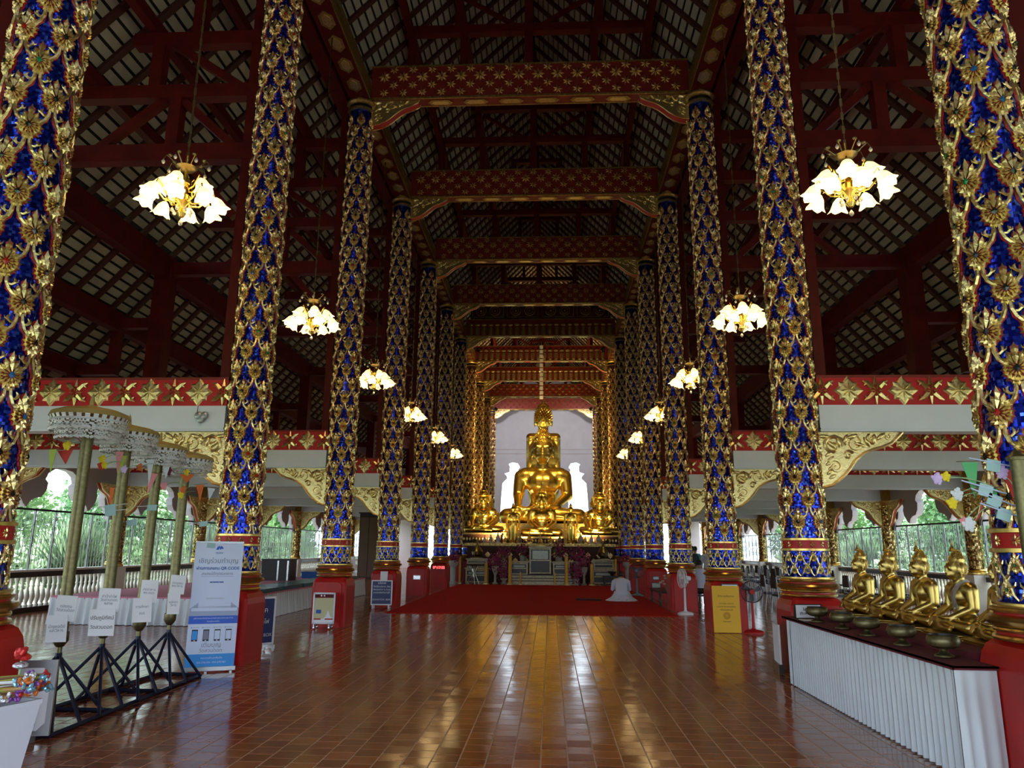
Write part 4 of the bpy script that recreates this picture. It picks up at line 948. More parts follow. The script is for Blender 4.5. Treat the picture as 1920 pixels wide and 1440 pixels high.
for s in (-1, 1): flood(s*3.35, 38.1, 2.0, s*1.3, 42.2, 12.6, ALTAR_W*2.2, f'added small black flood lamp aimed up at the fluted altar beams, {SIDE[s]} side', .75, (1.0, .58, .18))
for s in (-1, 1): flood(s*1.9, 41.22, 2.0, s*4.1, 42.0, 4.6, ALTAR_W*2.0, f'added small black flood lamp at the throne corner lighting the gold columns, {SIDE[s]} side', 1.5)
for s in (-1, 1): flood(s*3.4, 52.4, 11.4, s*.8, 60.3, 8.0, ALTAR_W*.9, f'added black flood lamp under the tenth beam facing the back wall, {SIDE[s]} side', 1.9, (1.0, .9, .86))  # added pair with no known source, brightens the back wall
# pedestal fittings
t = thing('digital_clock', 'red digital clock panel on the sixth left pedestal', 'clock', (-4.06, 30.845, .80)); MB().b2((-.28, -.02, -.08), (.28, .02, .08)).build('case', BLACK, t); letters(t, '09:17:32', .14, LED, (0, -.022, 0), bold=.004)
def plaque(x, y, z, w, h, label, m=GREY, fm=BLACK):
    t = thing('plaque', label, 'plaque', (x, y, z)); MB().b2((-w/2, -.012, -h/2), (w/2, .012, h/2)).build('frame', fm, t); MB().b2((-w/2+.02, -.016, -h/2+.02), (w/2-.02, -.010, h/2-.02)).build('sheet', m, t)
plaque(-4.05, ROW(5)-.41, .60, .26, .15, 'small steel plaque on the fifth left pedestal', STEEL, GREY)
plaque(4.08, ROW(3)-.41, .86, .34, .16, 'black framed grey plaque above the yellow board', GREY)
plaque(4.02, ROW(5)-.41, .66, .22, .12, 'grey plaque on the fifth right pedestal', GREY); plaque(4.02, ROW(5)-.41, .42, .3, .18, 'mint green switch panel on the fifth right pedestal', MIRROR)
plaque(-4.05, ROW(4)-.41, .82, .2, .26, 'white paper notice on the fourth left pedestal', PAPER, PAPER)

# ================================================================== SIGNS AND FURNITURE, LEFT
def banner():
    t = thing('rollup_banner', 'tall blue and white roll-up banner with Thai donation text beside the column', 'banner', (-3.93, 9.92, 0), .40)
    W2 = .30; 
    pn = MB().b2((-W2, -.012, .07), (W2, .012, 1.64)).build('panel', BANW, t)
    MB().b2((-W2-.02, -.05, 0.02), (W2+.02, .05, .07)).b2((-.05, -.14, 0), (-.02, .14, .025)).b2((W2-.05, -.14, 0), (W2-.02, .14, .025)).b2((-W2+.02, -.14, 0), (-W2+.05, .14, .025)).build('cassette', GREY, t)
    MB().tube([(0, .035, .06), (0, .035, 1.66)], .01, 6).build('pole', GREY, t); MB().b2((-W2, -.016, 1.63), (W2, .016, 1.655)).build('top_rail', GREY, t)
    def patch(x0, z0, x1, z1, m, d=.0): MB().b2((x0, -.0135-d, z0), (x1, -.0125, z1)).build('print', m, pn)
    patch(-W2, .07, W2, .225, CYANB); patch(-W2, .60, W2, .70, BLUEB); patch(-W2, .70, W2, .80, BANG); patch(-W2+.02, .76, W2-.02, .82, BANW, .0004)
    patch(-.20, .80, .20, 1.12, BANW, .0004)
    MB().prism([(-.29, .80), (-.20, .80), (-.20, .87)], -.0140, -.0125).build('print', BANG, pn); MB().prism([(.20, .80), (.29, .80), (.20, .87)], -.0140, -.0125).build('print', BANG, pn)
    L = lambda s, z, x, y, m=INKB, b=0: letters(pn, s, z, m, (x, -.0150, y), bold=b, ext=.0006)
    L('เชิญร่วมทำบุญ', .085, .0, 1.40, INKG); L('ผ่านการสแกน QR CODE', .052, 0, 1.305, INKB, .001); L('สแกนได้ทุกธนาคาร', .052, 0, 1.235, INKG)
    patch(-.2, 1.198, .2, 1.201, INKG); L('กรุงไทย', .03, 0, 1.505, INKB); L('เติมบุญ', .08, 0, .335, INKG); L('วัดสวนดอก', .062, 0, .265, INKG)
    L('บริจาคออนไลน์ผ่านแอปพลิเคชันของทุกธนาคาร', .026, 0, .67, BANW); L('ใบอนุโมทนาบัตร', .024, 0, .63, BANW); L('สอบถามข้อมูลเพิ่มเติม', .03, .02, .175, BANW); L('053-278-304 / 053-278-967', .032, .02, .12, BANW)
    L('วัดสวนดอก พระอารามหลวง', .02, 0, .92, INKG)
    # emblem: blue roundel of two sweeping wings
    b = MB(); b.prism([(-.045, 1.545), (-.03, 1.585), (0, 1.60), (.0, 1.57), (-.015, 1.545)], -.0145, -.0125); b.prism([(.005, 1.545), (.0, 1.575), (.018, 1.60), (.042, 1.575), (.045, 1.55), (.028, 1.56)], -.0145, -.0125); b.build('emblem', BLUEB, pn)
    patch(-.085, 1.10, .085, 1.135, INKB); L('PromptPay', .026, 0, 1.117, BANW)
    for k in range(4):
        x = -.21+k*.137; b = MB(); b.b2((x-.037, -.0136, .385), (x+.037, -.0125, .53)); b.build('phone_outline', INK, pn); patch(x-.032, .405, x+.032, .515, (CYANB, INKG, BANW, BANW)[k], .0005)
        patch(x-.008, .388, x+.008, .400, BANW, .0006); MB().ell((x-.045, -.0132, .555), (.006, .001, .006), 6, 4).build('print', INK, pn); patch(x-.032, .553, x+.045, .557, INKG)
banner()
def board(label, loc, rz, w, h, cols, lines, foot=.1, fm=WHITE, name='notice_board', cat='sign', mt=WHITE):
    t = thing(name, label, cat, loc, rz)
    b = MB(); z0 = foot
    b.b2((-w/2, -.02, z0), (w/2, .02, z0+.03)).b2((-w/2, -.02, z0+h-.03), (w/2, .02, z0+h)).b2((-w/2, -.02, z0), (-w/2+.03, .02, z0+h)).b2((w/2-.03, -.02, z0), (w/2, .02, z0+h)); b.build('frame', fm, t)
    pn = MB().b2((-w/2+.01, -.012, z0+.01), (w/2-.01, .015, z0+h-.01)).build('panel', cols, t)
    for x in (-w/2+.07, w/2-.07):
        for y in (-.12, .12): MB().ell((x, y, .035), (.022, .022, .035), 8, 6).build('caster', WHITE if fm is WHITE else STEEL, t)
        MB().b2((x-.015, -.15, .05), (x+.015, .15, z0+.002)).build('foot', fm, t)
    for (s, z, yy, m) in lines: letters(pn, s, z, m, (0, -.0145, z0+yy*h), ext=.001)
    return t
DB = mat('donation_blue', (.012, .022, .12), .4)
board('navy donation board with white lettering on casters before the fourth left pedestal', (-3.98, 20.1, 0), .06, .56, .64, DB, [('บริจาค', .085, .88, WHITE), ('ตั้งตู้รับบริจาค วัสดุ', .06, .74, WHITE), ('สิ่งของต่าง ๆ ถวาย', .06, .62, WHITE), ('อานิสงส์แห่งการให้', .06, .50, WHITE), ('DONATION  BOX', .058, .22, WHITE)])
board('navy donation board with white lettering behind the second left pedestal', (-4.06, 11.75, 0), .90, .62, .72, DB, [('ตู้บริจาค', .11, .72, WHITE), ('ค่าน้ำ - ค่าไฟ', .085, .48, WHITE), ('DONATION BOX', .068, .20, WHITE)])
t = board('yellow temple poster in a steel trolley frame before the third left pedestal', (-4.02, 15.12, 0), .05, .44, .60, mat('poster_cream', (.55, .52, .30), .6), [], .10, GREY)
MB().b2((-.19, -.014, .60), (.19, -.012, .67)).build('print', MAROON, t); MB().b2((-.15, -.0135, .30), (-.05, -.0125, .37)).build('print', INKB, t); MB().b2((-.2, -.014, .12), (.2, -.0125, .20)).build('print', PAPER, t); MB().prism([(.0, .2), (.05, .26), (.09, .36), (.13, .26), (.18, .2)], -.0145, -.0125).build('print', PAPER, t); MB().b2((-.2, -.015, .18), (-.05, -.0125, .205)).b2((.03, -.015, .18), (.19, -.0125, .205)).build('print', RED, t)
for x in (-.06, -.0): MB().ell((x, -.014, .64), (.018, .002, .018), 10, 5).build('print', PAPER, t)
t = thing('notice_board', 'white Thai notice panel on a grey stand by the nearest left pedestal', 'sign', (-3.93, 6.30, 0), .22)
MB().b2((-.30, -.015, .06), (.30, .015, .65)).build('back_panel', GREY, t); 
o = [(-.26, .10), (.20, .10), (.26, .16), (.26, .52), (.20, .59), (-.20, .59), (-.26, .53)]
MB().prism(o, -.020, -.014).build('panel', PAPER, t); MB().b2((.10, -.1, 0), (.16, .1, .07)).b2((-.2, -.1, 0), (-.14, .1, .07)).build('foot', GREY, t)
for s_, z, yy in (('ร่วมทำบุญ', .06, .50), ('ถวายไม้ค้ำ', .06, .42), ('เป็นพุทธบูชา', .06, .30), ('บุญ', .06, .225), ('ตามศรัทธา', .06, .16)): letters(t, s_, z, INK, (.06, -.0215, yy), ext=.001)
# planter bin full of decorated sticks
t = thing('offering_bin', 'white tapered square bin holding decorated offering sticks, bottom left', 'bin', (-3.17, 5.03, 0), -.27)
b = MB(); vs = []
for r, z in ((.125, 0), (.185, .55), (.192, .55), (.192, .58), (.17, .58), (.11, .05)): vs += [(-r, -r, z), (r, -r, z), (r, r, z), (-r, r, z)]
b.add(vs, [(i*4+j, i*4+(j+1) % 4, (i+1)*4+(j+1) % 4, (i+1)*4+j) for i in range(5) for j in range(4)]+[(3, 2, 1, 0), (20, 21, 22, 23)]); b.build('body', WHITEP, t)
stick_cols = [mat('stick_tan', (.45, .26, .10), .5), mat('stick_yellow', (.6, .42, .03), .5), mat('stick_brown', (.22, .09, .04), .5), mat('stick_white', (.75, .75, .8), .4), mat('stick_olive', (.3, .3, .05), .5)]
foil = mat('foil_wrap', (.7, .72, .78), .15, .7, bump=.8, bscale=60); wraps = [foil, mat('foil_red', (.55, .03, .03), .3, .3), mat('foil_blue', (.25, .5, .65), .2, .5), mat('foil_purple', (.25, .08, .4), .3, .3), mat('foil_orange', (.6, .15, .02), .4)]
cn = ['tan', 'yellow', 'brown', 'white', 'olive']; wnm = ['silver', 'red', 'pale blue', 'purple', 'orange']
for k in range(25):
    c = k % 5; w = (k*3+k//5) % 5; L = .36+.10*rnd.random()
    lay = k//9; y = -.14+.28*((k % 9)/8)+rnd.uniform(-.008, .008); z = .598+.04*lay+rnd.uniform(0, .012)+.0012*k
    t = thing('offering_stick', f'{cn[c]} offering stick with {wnm[w]} foil tip lying in the white bin', 'stick', (-3.13+rnd.uniform(-.06, .06), 5.03+y, z+.01), (0, rnd.uniform(-.16, -.03), rnd.uniform(-.2, .35)), 'offering sticks in the bin')
    MB().tube([(-L/2, 0, 0), (L/2, 0, 0)], .010, 6).build('shaft', stick_cols[c], t)
    b = MB()
    for q in range(7): b.ell((L/2-.02+rnd.uniform(-.03, .04), rnd.uniform(-.02, .02), rnd.uniform(-.02, .02)), (.022, .014, .012), 6, 4, 0, Euler((rnd.random()*3, rnd.random()*3, 0)).to_matrix())
    b.build('foil_tip', wraps[w], t)
t = thing('paper_flower', 'red foil rose standing up among the offering sticks', 'flower', (-3.12, 5.16, .70)); MB().tube([(0, 0, -.12), (0, 0, .12)], .008, 6).build('stem', LEAF2, t); b = MB()
for q in range(8): b.ell((.025*math.cos(q*.8), .025*math.sin(q*.8), .14+.006*q), (.04, .03, .02), 7, 5, 0, Euler((.4, .3*q, q)).to_matrix())
b.build('petals', wraps[1], t); b = MB(); b.ell((0, 0, .09), (.05, .05, .025), 8, 5); b.build('wrapper', foil, t)
# umbrella stand: long steel floor frame with four pyramids
t = thing('umbrella_stand', 'dark navy steel floor frame with four pyramid struts holding the umbrella poles', 'stand')
UP = [(-4.05, 6.98), (-4.05, 7.66), (-4.05, 8.33), (-4.05, 9.0)]
for (p, q) in (((-3.72, 6.5), (-3.86, 9.55)), ((-4.42, 6.5), (-4.42, 9.62)), ((-3.72, 6.5), (-4.42, 6.5)), ((-3.86, 9.55), (-4.42, 9.62)), ((-3.78, 7.5), (-4.42, 7.5)), ((-3.82, 8.5), (-4.42, 8.5))):
    MB().tube([(p[0], p[1], .022), (q[0], q[1], .022)], .022, 4).build('floor_bar', NAVY, t)
for (x, y) in UP:
    for dx, dy in ((.30, -.42), (.25, .42), (-.36, -.42), (-.36, .42), (.27, .02)): MB().tube([(x, y, .60), (x+dx, max(6.5, min(9.58, y+dy)), .03)], .017, 5).build('strut', NAVY, t)
    MB().lathe([(.03, .52), (.03, .62)], 8).build('socket', NAVY, t, loc=(x, y, 0))
def lace_ring(R, z1, h, n=150, rows=14, seed=0):
    """pierced metal valance: a ring of small plates with openings left out, scalloped below"""
    b = MB(); P = {}
    for i in range(rows+1):
        for j in range(n):
            a = 2*PI*j/n; sc = 1 if i < rows-2 else 1-.5*(math.cos(j*2*PI/10)*.5+.5)*(i-rows+2)/2; z = z1-h*min(i/rows, 1)*(1 if i < rows-2 else 1)+(.02*(1-abs(math.cos(j*PI/7.5))) if i > rows-2 else 0)
            rr = R*(1+.02*math.sin(i*1.2)); b.v.append((rr*math.cos(a), rr*math.sin(a), z))
    for i in range(rows):
        for j in range(n):
            u = (j % 15)/15; v = i/rows; hole = False
            if 1 <= i <= 3: hole = j % 5 in (1, 2)
            elif 4 < i < rows-2:
                d = math.hypot((u-.5)*2.2, (v-.6)*3.0); hole = (.22 < d < .42 and (i*3+j) % 5 != 0) or (d > .75 and (i+j*2) % 4 == 0) or (.5 < d < .7 and (j+i) % 3 == 0)
            elif i >= rows-1: hole = j % 15 in (0, 7)
            if not hole: b.f.append((i*n+j, i*n+(j+1) % n, (i+1)*n+(j+1) % n, (i+1)*n+j)); b.m.append(0)
    return b
LACE = mat('pierced_white_metal', (.72, .72, .74), .45, .2)
LR1 = lace_ring(.40, .02, .20).mesh('valance', LACE); LR2 = lace_ring(.33, -.10, .17).mesh('valance', LACE)
def umbrella(loc, top, label, R=1.0, tilt=(0, 0), canopy=True):
    t = thing('ceremonial_umbrella', label, 'umbrella', loc, (tilt[0], tilt[1], 0), 'ceremonial umbrellas on brass poles'); H = top-loc[2]
    MB().tube([(0, 0, .16), (0, 0, H)], .055 if canopy else .042, 16).build('pole', BRASS, t, True)
    MB().lathe([(.024, 0), (.024, .07), (.035, .075), (.068, .125), (.068, .20), (.058, .21)], 16).build('ferrule', BRASS, t, True)
    if not canopy: MB().lathe([(.058, 0), (.062, .02), (.03, .05), (.001, .08)], 14).build('cap', BRASS, t, True, (0, 0, H)); return t
    k = MB().lathe([(.42, .0), (.40, .05), (.30, .09), (.15, .12), (.03, .15), (.02, .24), (.001, .3)], 24).build('canopy', mat('canopy_gilt', (.5, .36, .12), .5, .5), t, True, (0, 0, H)); k.scale = (R, R, R)
    a = obj('valance', LR1, t, (0, 0, H), sc=R); a2 = obj('valance', LR2, t, (0, 0, H), sc=R)
    return t
for i, ((x, y), zt, R) in enumerate(zip(UP, (2.80, 2.74, 2.66, 2.62), (.86, .76, .74, .78))):
    umbrella((x, y, .60), zt+.02, f'brass-poled umbrella with pierced white valance on the left, {["nearest","second from the front","third from the front","farthest"][i]} of four', R)
# taped notices
for i, (x, y) in enumerate(UP):
    for k, (z, w, h, dx, s_) in enumerate((((1.02, .19, .23, .05, 'กองทุน\nวัดสวนดอก'), (.84, .19, .24, -.005, 'บำรุงเจดีย์\nและวิหาร')), ((1.05, .22, .23, .05, 'ค่าน้ำค่าไฟ\nวัดสวนดอก\n๒๕๖๒'), (.83, .26, .26, .01, 'ปรับภูมิทัศน์\n\nวัดสวนดอก')), ((1.10, .19, .24, .10, 'ภัตตาหาร\nพระเณร'), (.90, .21, .26, .05, 'การศึกษา\n\nเณร')), ((1.14, .18, .22, .08, 'ซ่อมแซม\nพระวิหาร'), (.92, .15, .24, .06, 'หลังคา\nวิหาร')))[i]):
        t = thing('paper_notice', f'white paper notice taped {"high" if k == 0 else "low"} on the {["nearest","second","third","farthest"][i]} left umbrella pole', 'notice', (x+dx, y-.060-.012*k, z), (.03, rnd.uniform(-.06, .06), .06), 'paper notices on the umbrella poles')
        pn = MB().b2((-w/2, -.001, -h/2), (w/2, .001, h/2)).build('sheet', PAPER, t); letters(pn, s_, .038 if (i, k) != (1, 1) else .05, INK if (i, k) == (1, 1) else INKG, (0, -.0022, .0), ext=.0004, space=.9)
# pennants, paper flowers, banknote sticks on the umbrellas
pc = {'green': (.10, .42, .16), 'red': (.55, .04, .03), 'pink': (.70, .25, .28), 'white': (.65, .68, .72), 'orange': (.65, .14, .03), 'lime': (.38, .48, .08), 'yellow': (.75, .58, .02), 'lilac': (.62, .45, .78), 'maroon': (.18, .02, .06)}
cloth = {k: mat('pennant_'+k, v, .8) for k, v in pc.items()}
def pennant(loc, w, h, c, label, rz=0, lean=0):
    t = thing('pennant', label, 'pennant', loc, (0, lean, rz), 'small pennants'); b = MB()
    b.prism([(-w/2, 0), (w/2, 0), (w*.28, -h*.5), (.06*w, -h), (-w*.22, -h*.5)], -.002, .002); b.build('flag', cloth[c], t); MB().tube([(-w*.8, 0, .004), (w*.9, 0, .012)], .003, 4).build('twig', BARK, t)
def flower(loc, r, c, label, stem=None):
    t = thing('paper_flower', label, 'flower', loc, 0, 'paper flowers'); b = MB()
    for q in range(12): a = q*2.4; k = .25+.06*q; b.ell((r*k*.8*math.cos(a), -r*.25*(1-k), r*k*.8*math.sin(a)), (r*.42, r*.16, r*.34), 7, 5, 0, Euler((0, -a, 0)).to_matrix())
    b.build('petals', cloth[c], t)
    if stem: MB().tube([(0, 0, 0), (stem[0]*.5, stem[1]*.5, stem[2]*.5+.02), stem], .003, 4).build('stem', LEAF2, t)
for (x, y, z, w, h, c, lab) in ((-4.33, 6.9, 2.50, .09, .24, 'lime', 'lime green pennant hanging left of the nearest umbrella pole'), (-4.24, 6.95, 2.50, .16, .14, 'red', 'red pennant left of the nearest umbrella pole'), (-3.90, 7.3, 2.53, .09, .22, 'pink', 'pink pennant between the first and second umbrella poles'), (-4.02, 7.55, 2.52, .10, .18, 'lime', 'pale green pennant on the second umbrella pole'), (-3.90, 7.9, 2.52, .09, .28, 'white', 'long white pennant right of the second umbrella pole'), (-4.02, 8.2, 2.40, .11, .24, 'pink', 'pink pennant in front of the third umbrella pole'), (-3.93, 8.3, 2.52, .10, .18, 'white', 'short white pennant right of the third umbrella pole'), (-3.90, 8.75, 2.44, .18, .10, 'orange', 'orange pennant between the third and fourth umbrella poles'), (-3.82, 8.95, 2.33, .11, .20, 'orange', 'orange red pennant right of the farthest umbrella pole'), (-3.72, 9.05, 2.30, .10, .15, 'white', 'white pennant at the far right of the left umbrellas'), (-4.05, 7.5, 2.18, .05, .22, 'orange', 'thin orange streamer left of the second umbrella pole')): pennant((x, y, z), w, h, c, lab, rnd.uniform(-.2, .2), rnd.uniform(-.1, .2))
for (x, y, z, r, c, lab) in ((-4.16, 6.85, 2.53, .045, 'yellow', 'yellow paper flower left of the nearest umbrella pole'), (-3.95, 7.1, 2.43, .042, 'yellow', 'yellow paper flower right of the nearest pole'), (-3.98, 7.15, 2.37, .045, 'red', 'red paper flower right of the nearest pole'), (-3.93, 7.12, 2.37, .035, 'yellow', 'small yellow paper flower beside the red one'), (-3.95, 7.5, 2.37, .04, 'lilac', 'lilac paper flower on the second pole'), (-3.93, 7.75, 2.42, .04, 'orange', 'orange paper flower right of the second pole'), (-3.85, 8.15, 2.25, .045, 'pink', 'coral paper flower right of the third pole'), (-3.98, 8.85, 2.26, .045, 'orange', 'orange paper flower on the farthest pole'), (-4.0, 8.85, 2.20, .045, 'yellow', 'yellow paper flower on the farthest pole'), (-3.83, 8.6, 2.45, .04, 'yellow', 'yellow paper flower on the farthest valance'), (-3.95, 8.4, 2.44, .05, 'maroon', 'maroon paper flower by the third umbrella')): flower((x, y, z), r, c, lab, (.12, .1, .05))
note = mat('banknote', (.36, .55, .55), .7)
for i, (x, y, z, a) in enumerate(((-3.90, 7.25, 1.98, .3), (-3.86, 7.2, 1.93, .2), (-3.88, 8.0, 2.02, .1), (-3.95, 7.75, 1.85, .35), (-3.78, 9.05, 1.88, .25), (-3.72, 9.2, 1.62, -.2))):
    t = thing('banknote_stick', f'folded green banknote clipped on a thin stick {["beside the nearest pole, upper","beside the nearest pole, lower","on the third pole","between the middle poles","by the farthest pole","before the banner"][i]}', 'banknote', (x, y, z), (0, -a*.5, .2), 'banknotes on sticks'); MB().tube([(-.18, 0, 0), (.16, 0, 0)], .003, 4).build('stick', WHITE, t); MB().b2((-.05, -.003, -.05), (.05, .003, .012)).build('note', note, t)
t = thing('wire_heart', 'small grey wire heart hanging on the white beam', 'ornament', (-4.72, 10.62, 3.50)); b = MB(); b.ell((-.04, 0, 0), (.06, .03, .06), 10, 7); b.ell((.05, 0, .0), (.06, .03, .06), 10, 7); b.ell((0, 0, -.05), (.06, .03, .07), 10, 7); b.build('heart', GREY, t); MB().tube([(-.06, 0, .0), (-.06, 0, .15)], .005, 4).build('cord', INK, t)

# low skirted dais along the left aisle
t = thing('skirted_dais', 'long low dais with white pleated skirt and pink cloth in the left aisle', 'dais')
MB().b2((-9.75, 15.36, 0), (-5.96, 26.0, .50)).build('deck', BLACKW, t); MB().b2((-9.8, 15.3, .50), (-5.9, 26.05, .56)).build('cloth', PINK, t)
skirt(-9.82, 15.30, -5.90, 15.30, .01, .53, 26, .10, parent=t); skirt(-5.90, 15.30, -5.90, 26.0, .01, .53, 70, .07, parent=t)
for k in range(7):
    o = tag(MB().b2((-.42, -.62, 0), (.42, .62, .09)).build('cushion', TEAL, None, False, (-6.36, 16.1+k*1.4, .561)), f'teal vinyl seat mat on the dais edge, {ORD[k]} from the front', 'mat', 'teal mats on the dais')
t = thing('cabinet', 'black storage cabinet standing on the far part of the left dais', 'cabinet', (-8.0, 23.4, .561)); MB().b2((-.45, -.3, 0), (.45, .3, .62)).build('body', BLACK, t); MB().b2((.05, -.315, .0), (.10, -.30, .60)).b2((.36, -.315, 0), (.41, -.30, .60)).build('chrome_leg', STEEL, t); MB().b2((-.47, -.32, .62), (.47, .32, .65)).build('top', BLACK, t)
t = thing('storage_box', 'blue plastic box at the far end of the left dais', 'box', (-7.4, 25.3, .561)); MB().b2((-.42, -.25, 0), (.42, .25, .18)).build('tub', mat('blue_plastic', (.02, .14, .5), .4), t); MB().b2((-.44, -.27, .18), (.44, .27, .21)).build('lid', mat('blue_plastic', (.02, .14, .5), .4), t)
t = thing('tall_cupboard', 'tall dark wooden cupboard in the far left aisle', 'cupboard', (-8.9, 38.9, 0)); MB().b2((-.5, -.4, 0), (.5, .4, 3.3)).build('body', BLACKW, t); MB().b2((-.46, -.42, .1), (-.02, -.40, 3.1)).build('door', BARK, t); MB().b2((.02, -.42, .1), (.46, -.40, 3.1)).build('door', BARK, t); MB().b2((-.56, -.46, 3.3), (.56, .46, 3.42)).build('cornice', BLACKW, t)

# ================================================================== RIGHT SIDE FURNITURE
t = thing('yellow_board', 'yellow Thai notice board leaning against the third right pedestal', 'sign', (3.98, 15.42, 0), (-.05, 0, 0)); MB().b2((-.265, -.012, .01), (.265, .012, .90)).build('panel', YELLOWB, t)
for s_, z, yy in (('คำถวายสังฆทาน', .05, .70), ('นะโม ตัสสะ ภะคะวะโต', .036, .56), ('อะระหะโต สัมมาสัมพุทธัสสะ', .036, .50), ('ปรับปรุงสถานที่', .04, .44), ('วัดสวนดอก', .035, .22)): letters(t, s_, z, INK, (0, -.0135, yy), ext=.0008)
b = MB()
for k in range(8): a = k*PI/4; b.ell((.045*math.cos(a), -.013, .33+.045*math.sin(a)), (.03, .0015, .03), 8, 4)
b.build('emblem', mat('board_ochre', (.5, .25, .0), .6), t)
def fan(label, loc, rz, H, R, cagem, basem, bladem, hubm, profile=False):
    t = thing('pedestal_fan', label, 'fan', loc, rz); zc = H-R
    MB().lathe([(.20, 0), (.20, .025), (.15, .05), (.05, .07), (.04, .09)], 20).build('base', basem, t, True); MB().tube([(0, 0, .05), (0, 0, zc-.08)], [.032, .022], 10).build('pole', basem, t, True)
    MB().tube([(0, .16, zc), (0, .02, zc)], [.055, .07], 12).build('motor', basem, t, True); MB().b2((-.03, .0, zc-.12), (.03, .10, zc-.03)).build('neck', basem, t)
    b = MB()
    for y in (-.10, .02):
        for rr in (R, R*.98): b.tube([(rr*math.cos(2*PI*k/28), y*.6-.03, zc+rr*math.sin(2*PI*k/28)) for k in range(29)], .006, 5)
    for k in range(36):
        a = 2*PI*k/36; c, s_ = math.cos(a), math.sin(a); b.tube([(.05*c, -.115, zc+.05*s_), (R*.7*c, -.11, zc+R*.7*s_), (R*c, -.06, zc+R*s_)], .0028, 3); b.tube([(.05*c, .015, zc+.05*s_), (R*c, -.02, zc+R*s_)], .0028, 3)
    b.build('cage', cagem, t)
    for k in range(3):
        a = 2*PI*k/3+.4; b = MB(); pts = [(.03, -.2), (R*.5, -.35), (R*.88, -.18), (R*.88, .35), (R*.45, .42), (.03, .2)]
        vs = [(r*math.cos(a+g), -.05-.05*g, zc+r*math.sin(a+g)) for r, g in pts]; b.add(vs+[(x, y+.006, z) for x, y, z in vs], [tuple(range(6)), tuple(range(11, 5, -1))]+[(i, 6+i, 6+(i+1) % 6, (i+1) % 6) for i in range(6)]); b.build('blade', bladem, t)
    MB().tube([(0, -.04, zc), (0, -.125, zc)], [.05, .045], 14).build('hub', hubm, t, True)
    return t
BLADE = mat('smoke_blade', (.10, .11, .14), .3, alpha=.75)
fan('red pedestal fan with smoky blades beside the yellow board', (4.52, 15.55, 0), -.15, 1.0, .21, mat('dark_wire', (.08, .08, .1), .4, .5), RED, BLADE, RED)
fan('white pedestal fan turned sideways by the fourth right pedestal', (3.92, 19.75, 0), -1.35, 1.12, .24, WHITE, WHITE, WHITE, WHITE)
fan('grey pedestal fan with teal hub by the altar columns on the right', (3.55, 27.2, 0), -.2, 1.12, .26, mat('dark_wire', (.08, .08, .1), .4, .5), mat('teal_plastic', (.1, .3, .38), .4), BLADE, mat('teal_plastic', (.1, .3, .38), .4))
t = thing('flower_bench', 'dark carved bench with artificial flowers between the right columns', 'bench', (4.02, 23.6, 0)); MB().b2((-.35, -1.0, .34), (.35, 1.0, .40)).build('seat', BLACKW, t)
for x in (-.3, .3):
    for y in (-.9, .9): MB().lathe([(.03, 0), (.04, .1), (.025, .2), (.04, .34)], 8).build('leg', BLACKW, t, loc=(x, y, 0))
t = thing('flower_pot', 'small pot of cream flowers on the dark bench', 'flower pot', (4.02, 23.0, .40)); MB().lathe([(.08, 0), (.12, .16), (.11, .16)], 12).build('pot', GOLDD, t); b = MB()
for k in range(14): b.ell((rnd.gauss(0, .12), rnd.gauss(0, .12), .28+rnd.gauss(0, .09)), (.05, .05, .03), 6, 4)
stuff(b.build('blooms', mat('cream_petals', (.6, .45, .35), .7), t))
tag(MB().b2((1.3, 24.1, .014), (2.1, 24.6, .06)).build('floor_mat', mat('mat_dark', (.06, .006, .012), .9)), 'dark maroon kneeling mat on the red carpet', 'mat')
t = thing('notice_board', 'white notice leaning at the left of the second right pedestal', 'sign', (3.58, 10.75, 0), -.12); MB().b2((-.012, -.22, .12), (.012, .22, .62)).build('panel', PAPER, t); MB().b2((-.03, -.24, 0), (.03, .24, .12)).build('base', BLACKW, t)
# right foreground: pole, poster, bowl on a skirted stand
umbrella((3.61, 5.08, .60), 2.20, 'brass pole hung with paper flowers at the right edge of the picture', .85, canopy=False)
t = thing('umbrella_stand', 'small navy steel stand holding the right-hand umbrella pole', 'stand')
for dx, dy in ((.22, .03), (.0, .17), (-.25, .03)): MB().tube([(3.61, 5.08, .60), (3.61+dx, 5.08+dy, .01)], .017, 5).build('strut', NAVY, t)
MB().lathe([(.03, .52), (.03, .62)], 8).build('socket', NAVY, t, loc=(3.61, 5.08, 0))
t = thing('poster', 'light blue poster fixed to the nearest right column', 'poster', (3.80, 5.27, 1.10), .1); MB().b2((-.17, -.005, -.12), (.17, .005, .13)).build('sheet', mat('poster_sky', (.25, .55, .72), .5), t); MB().b2((-.15, -.007, -.05), (.15, -.004, .09)).build('print', INKB, t); MB().b2((-.13, -.007, -.11), (.13, -.004, -.07)).build('print', PAPER, t)
t = thing('side_stand', 'small stand with white skirt at the right edge of the picture', 'stand', (3.62, 4.82, 0)); MB().b2((-.15, -.2, .66), (.25, .2, .74)).build('top', BLACK, t); skirt(-.12, .2, -.12, -.2, .01, .66, 7, -.03, parent=t); skirt(-.12, -.2, .25, -.2, .01, .66, 7, .03, parent=t)
tag(MB().lathe([(.06, 0), (.065, .01), (.05, .03), (.11, .07), (.17, .15), (.175, .16), (.165, .16), (.10, .08), (.001, .05)], 20).build('white_bowl', WHITEP, None, True, (3.56, 4.82, .742)), 'wide white bowl on the skirted stand at the right edge', 'bowl')
for (x, z, w, h, c, lab) in ((3.37, 2.20, .11, .24, 'green', 'green pennant hanging on the right-hand umbrella'), (3.62, 2.15, .1, .2, 'red', 'red pennant behind the right-hand umbrella pole'), (3.50, 2.02, .06, .16, 'green', 'small green pennant near the right-hand umbrella pole')): pennant((x, 5.2, z), w, h, c, lab)
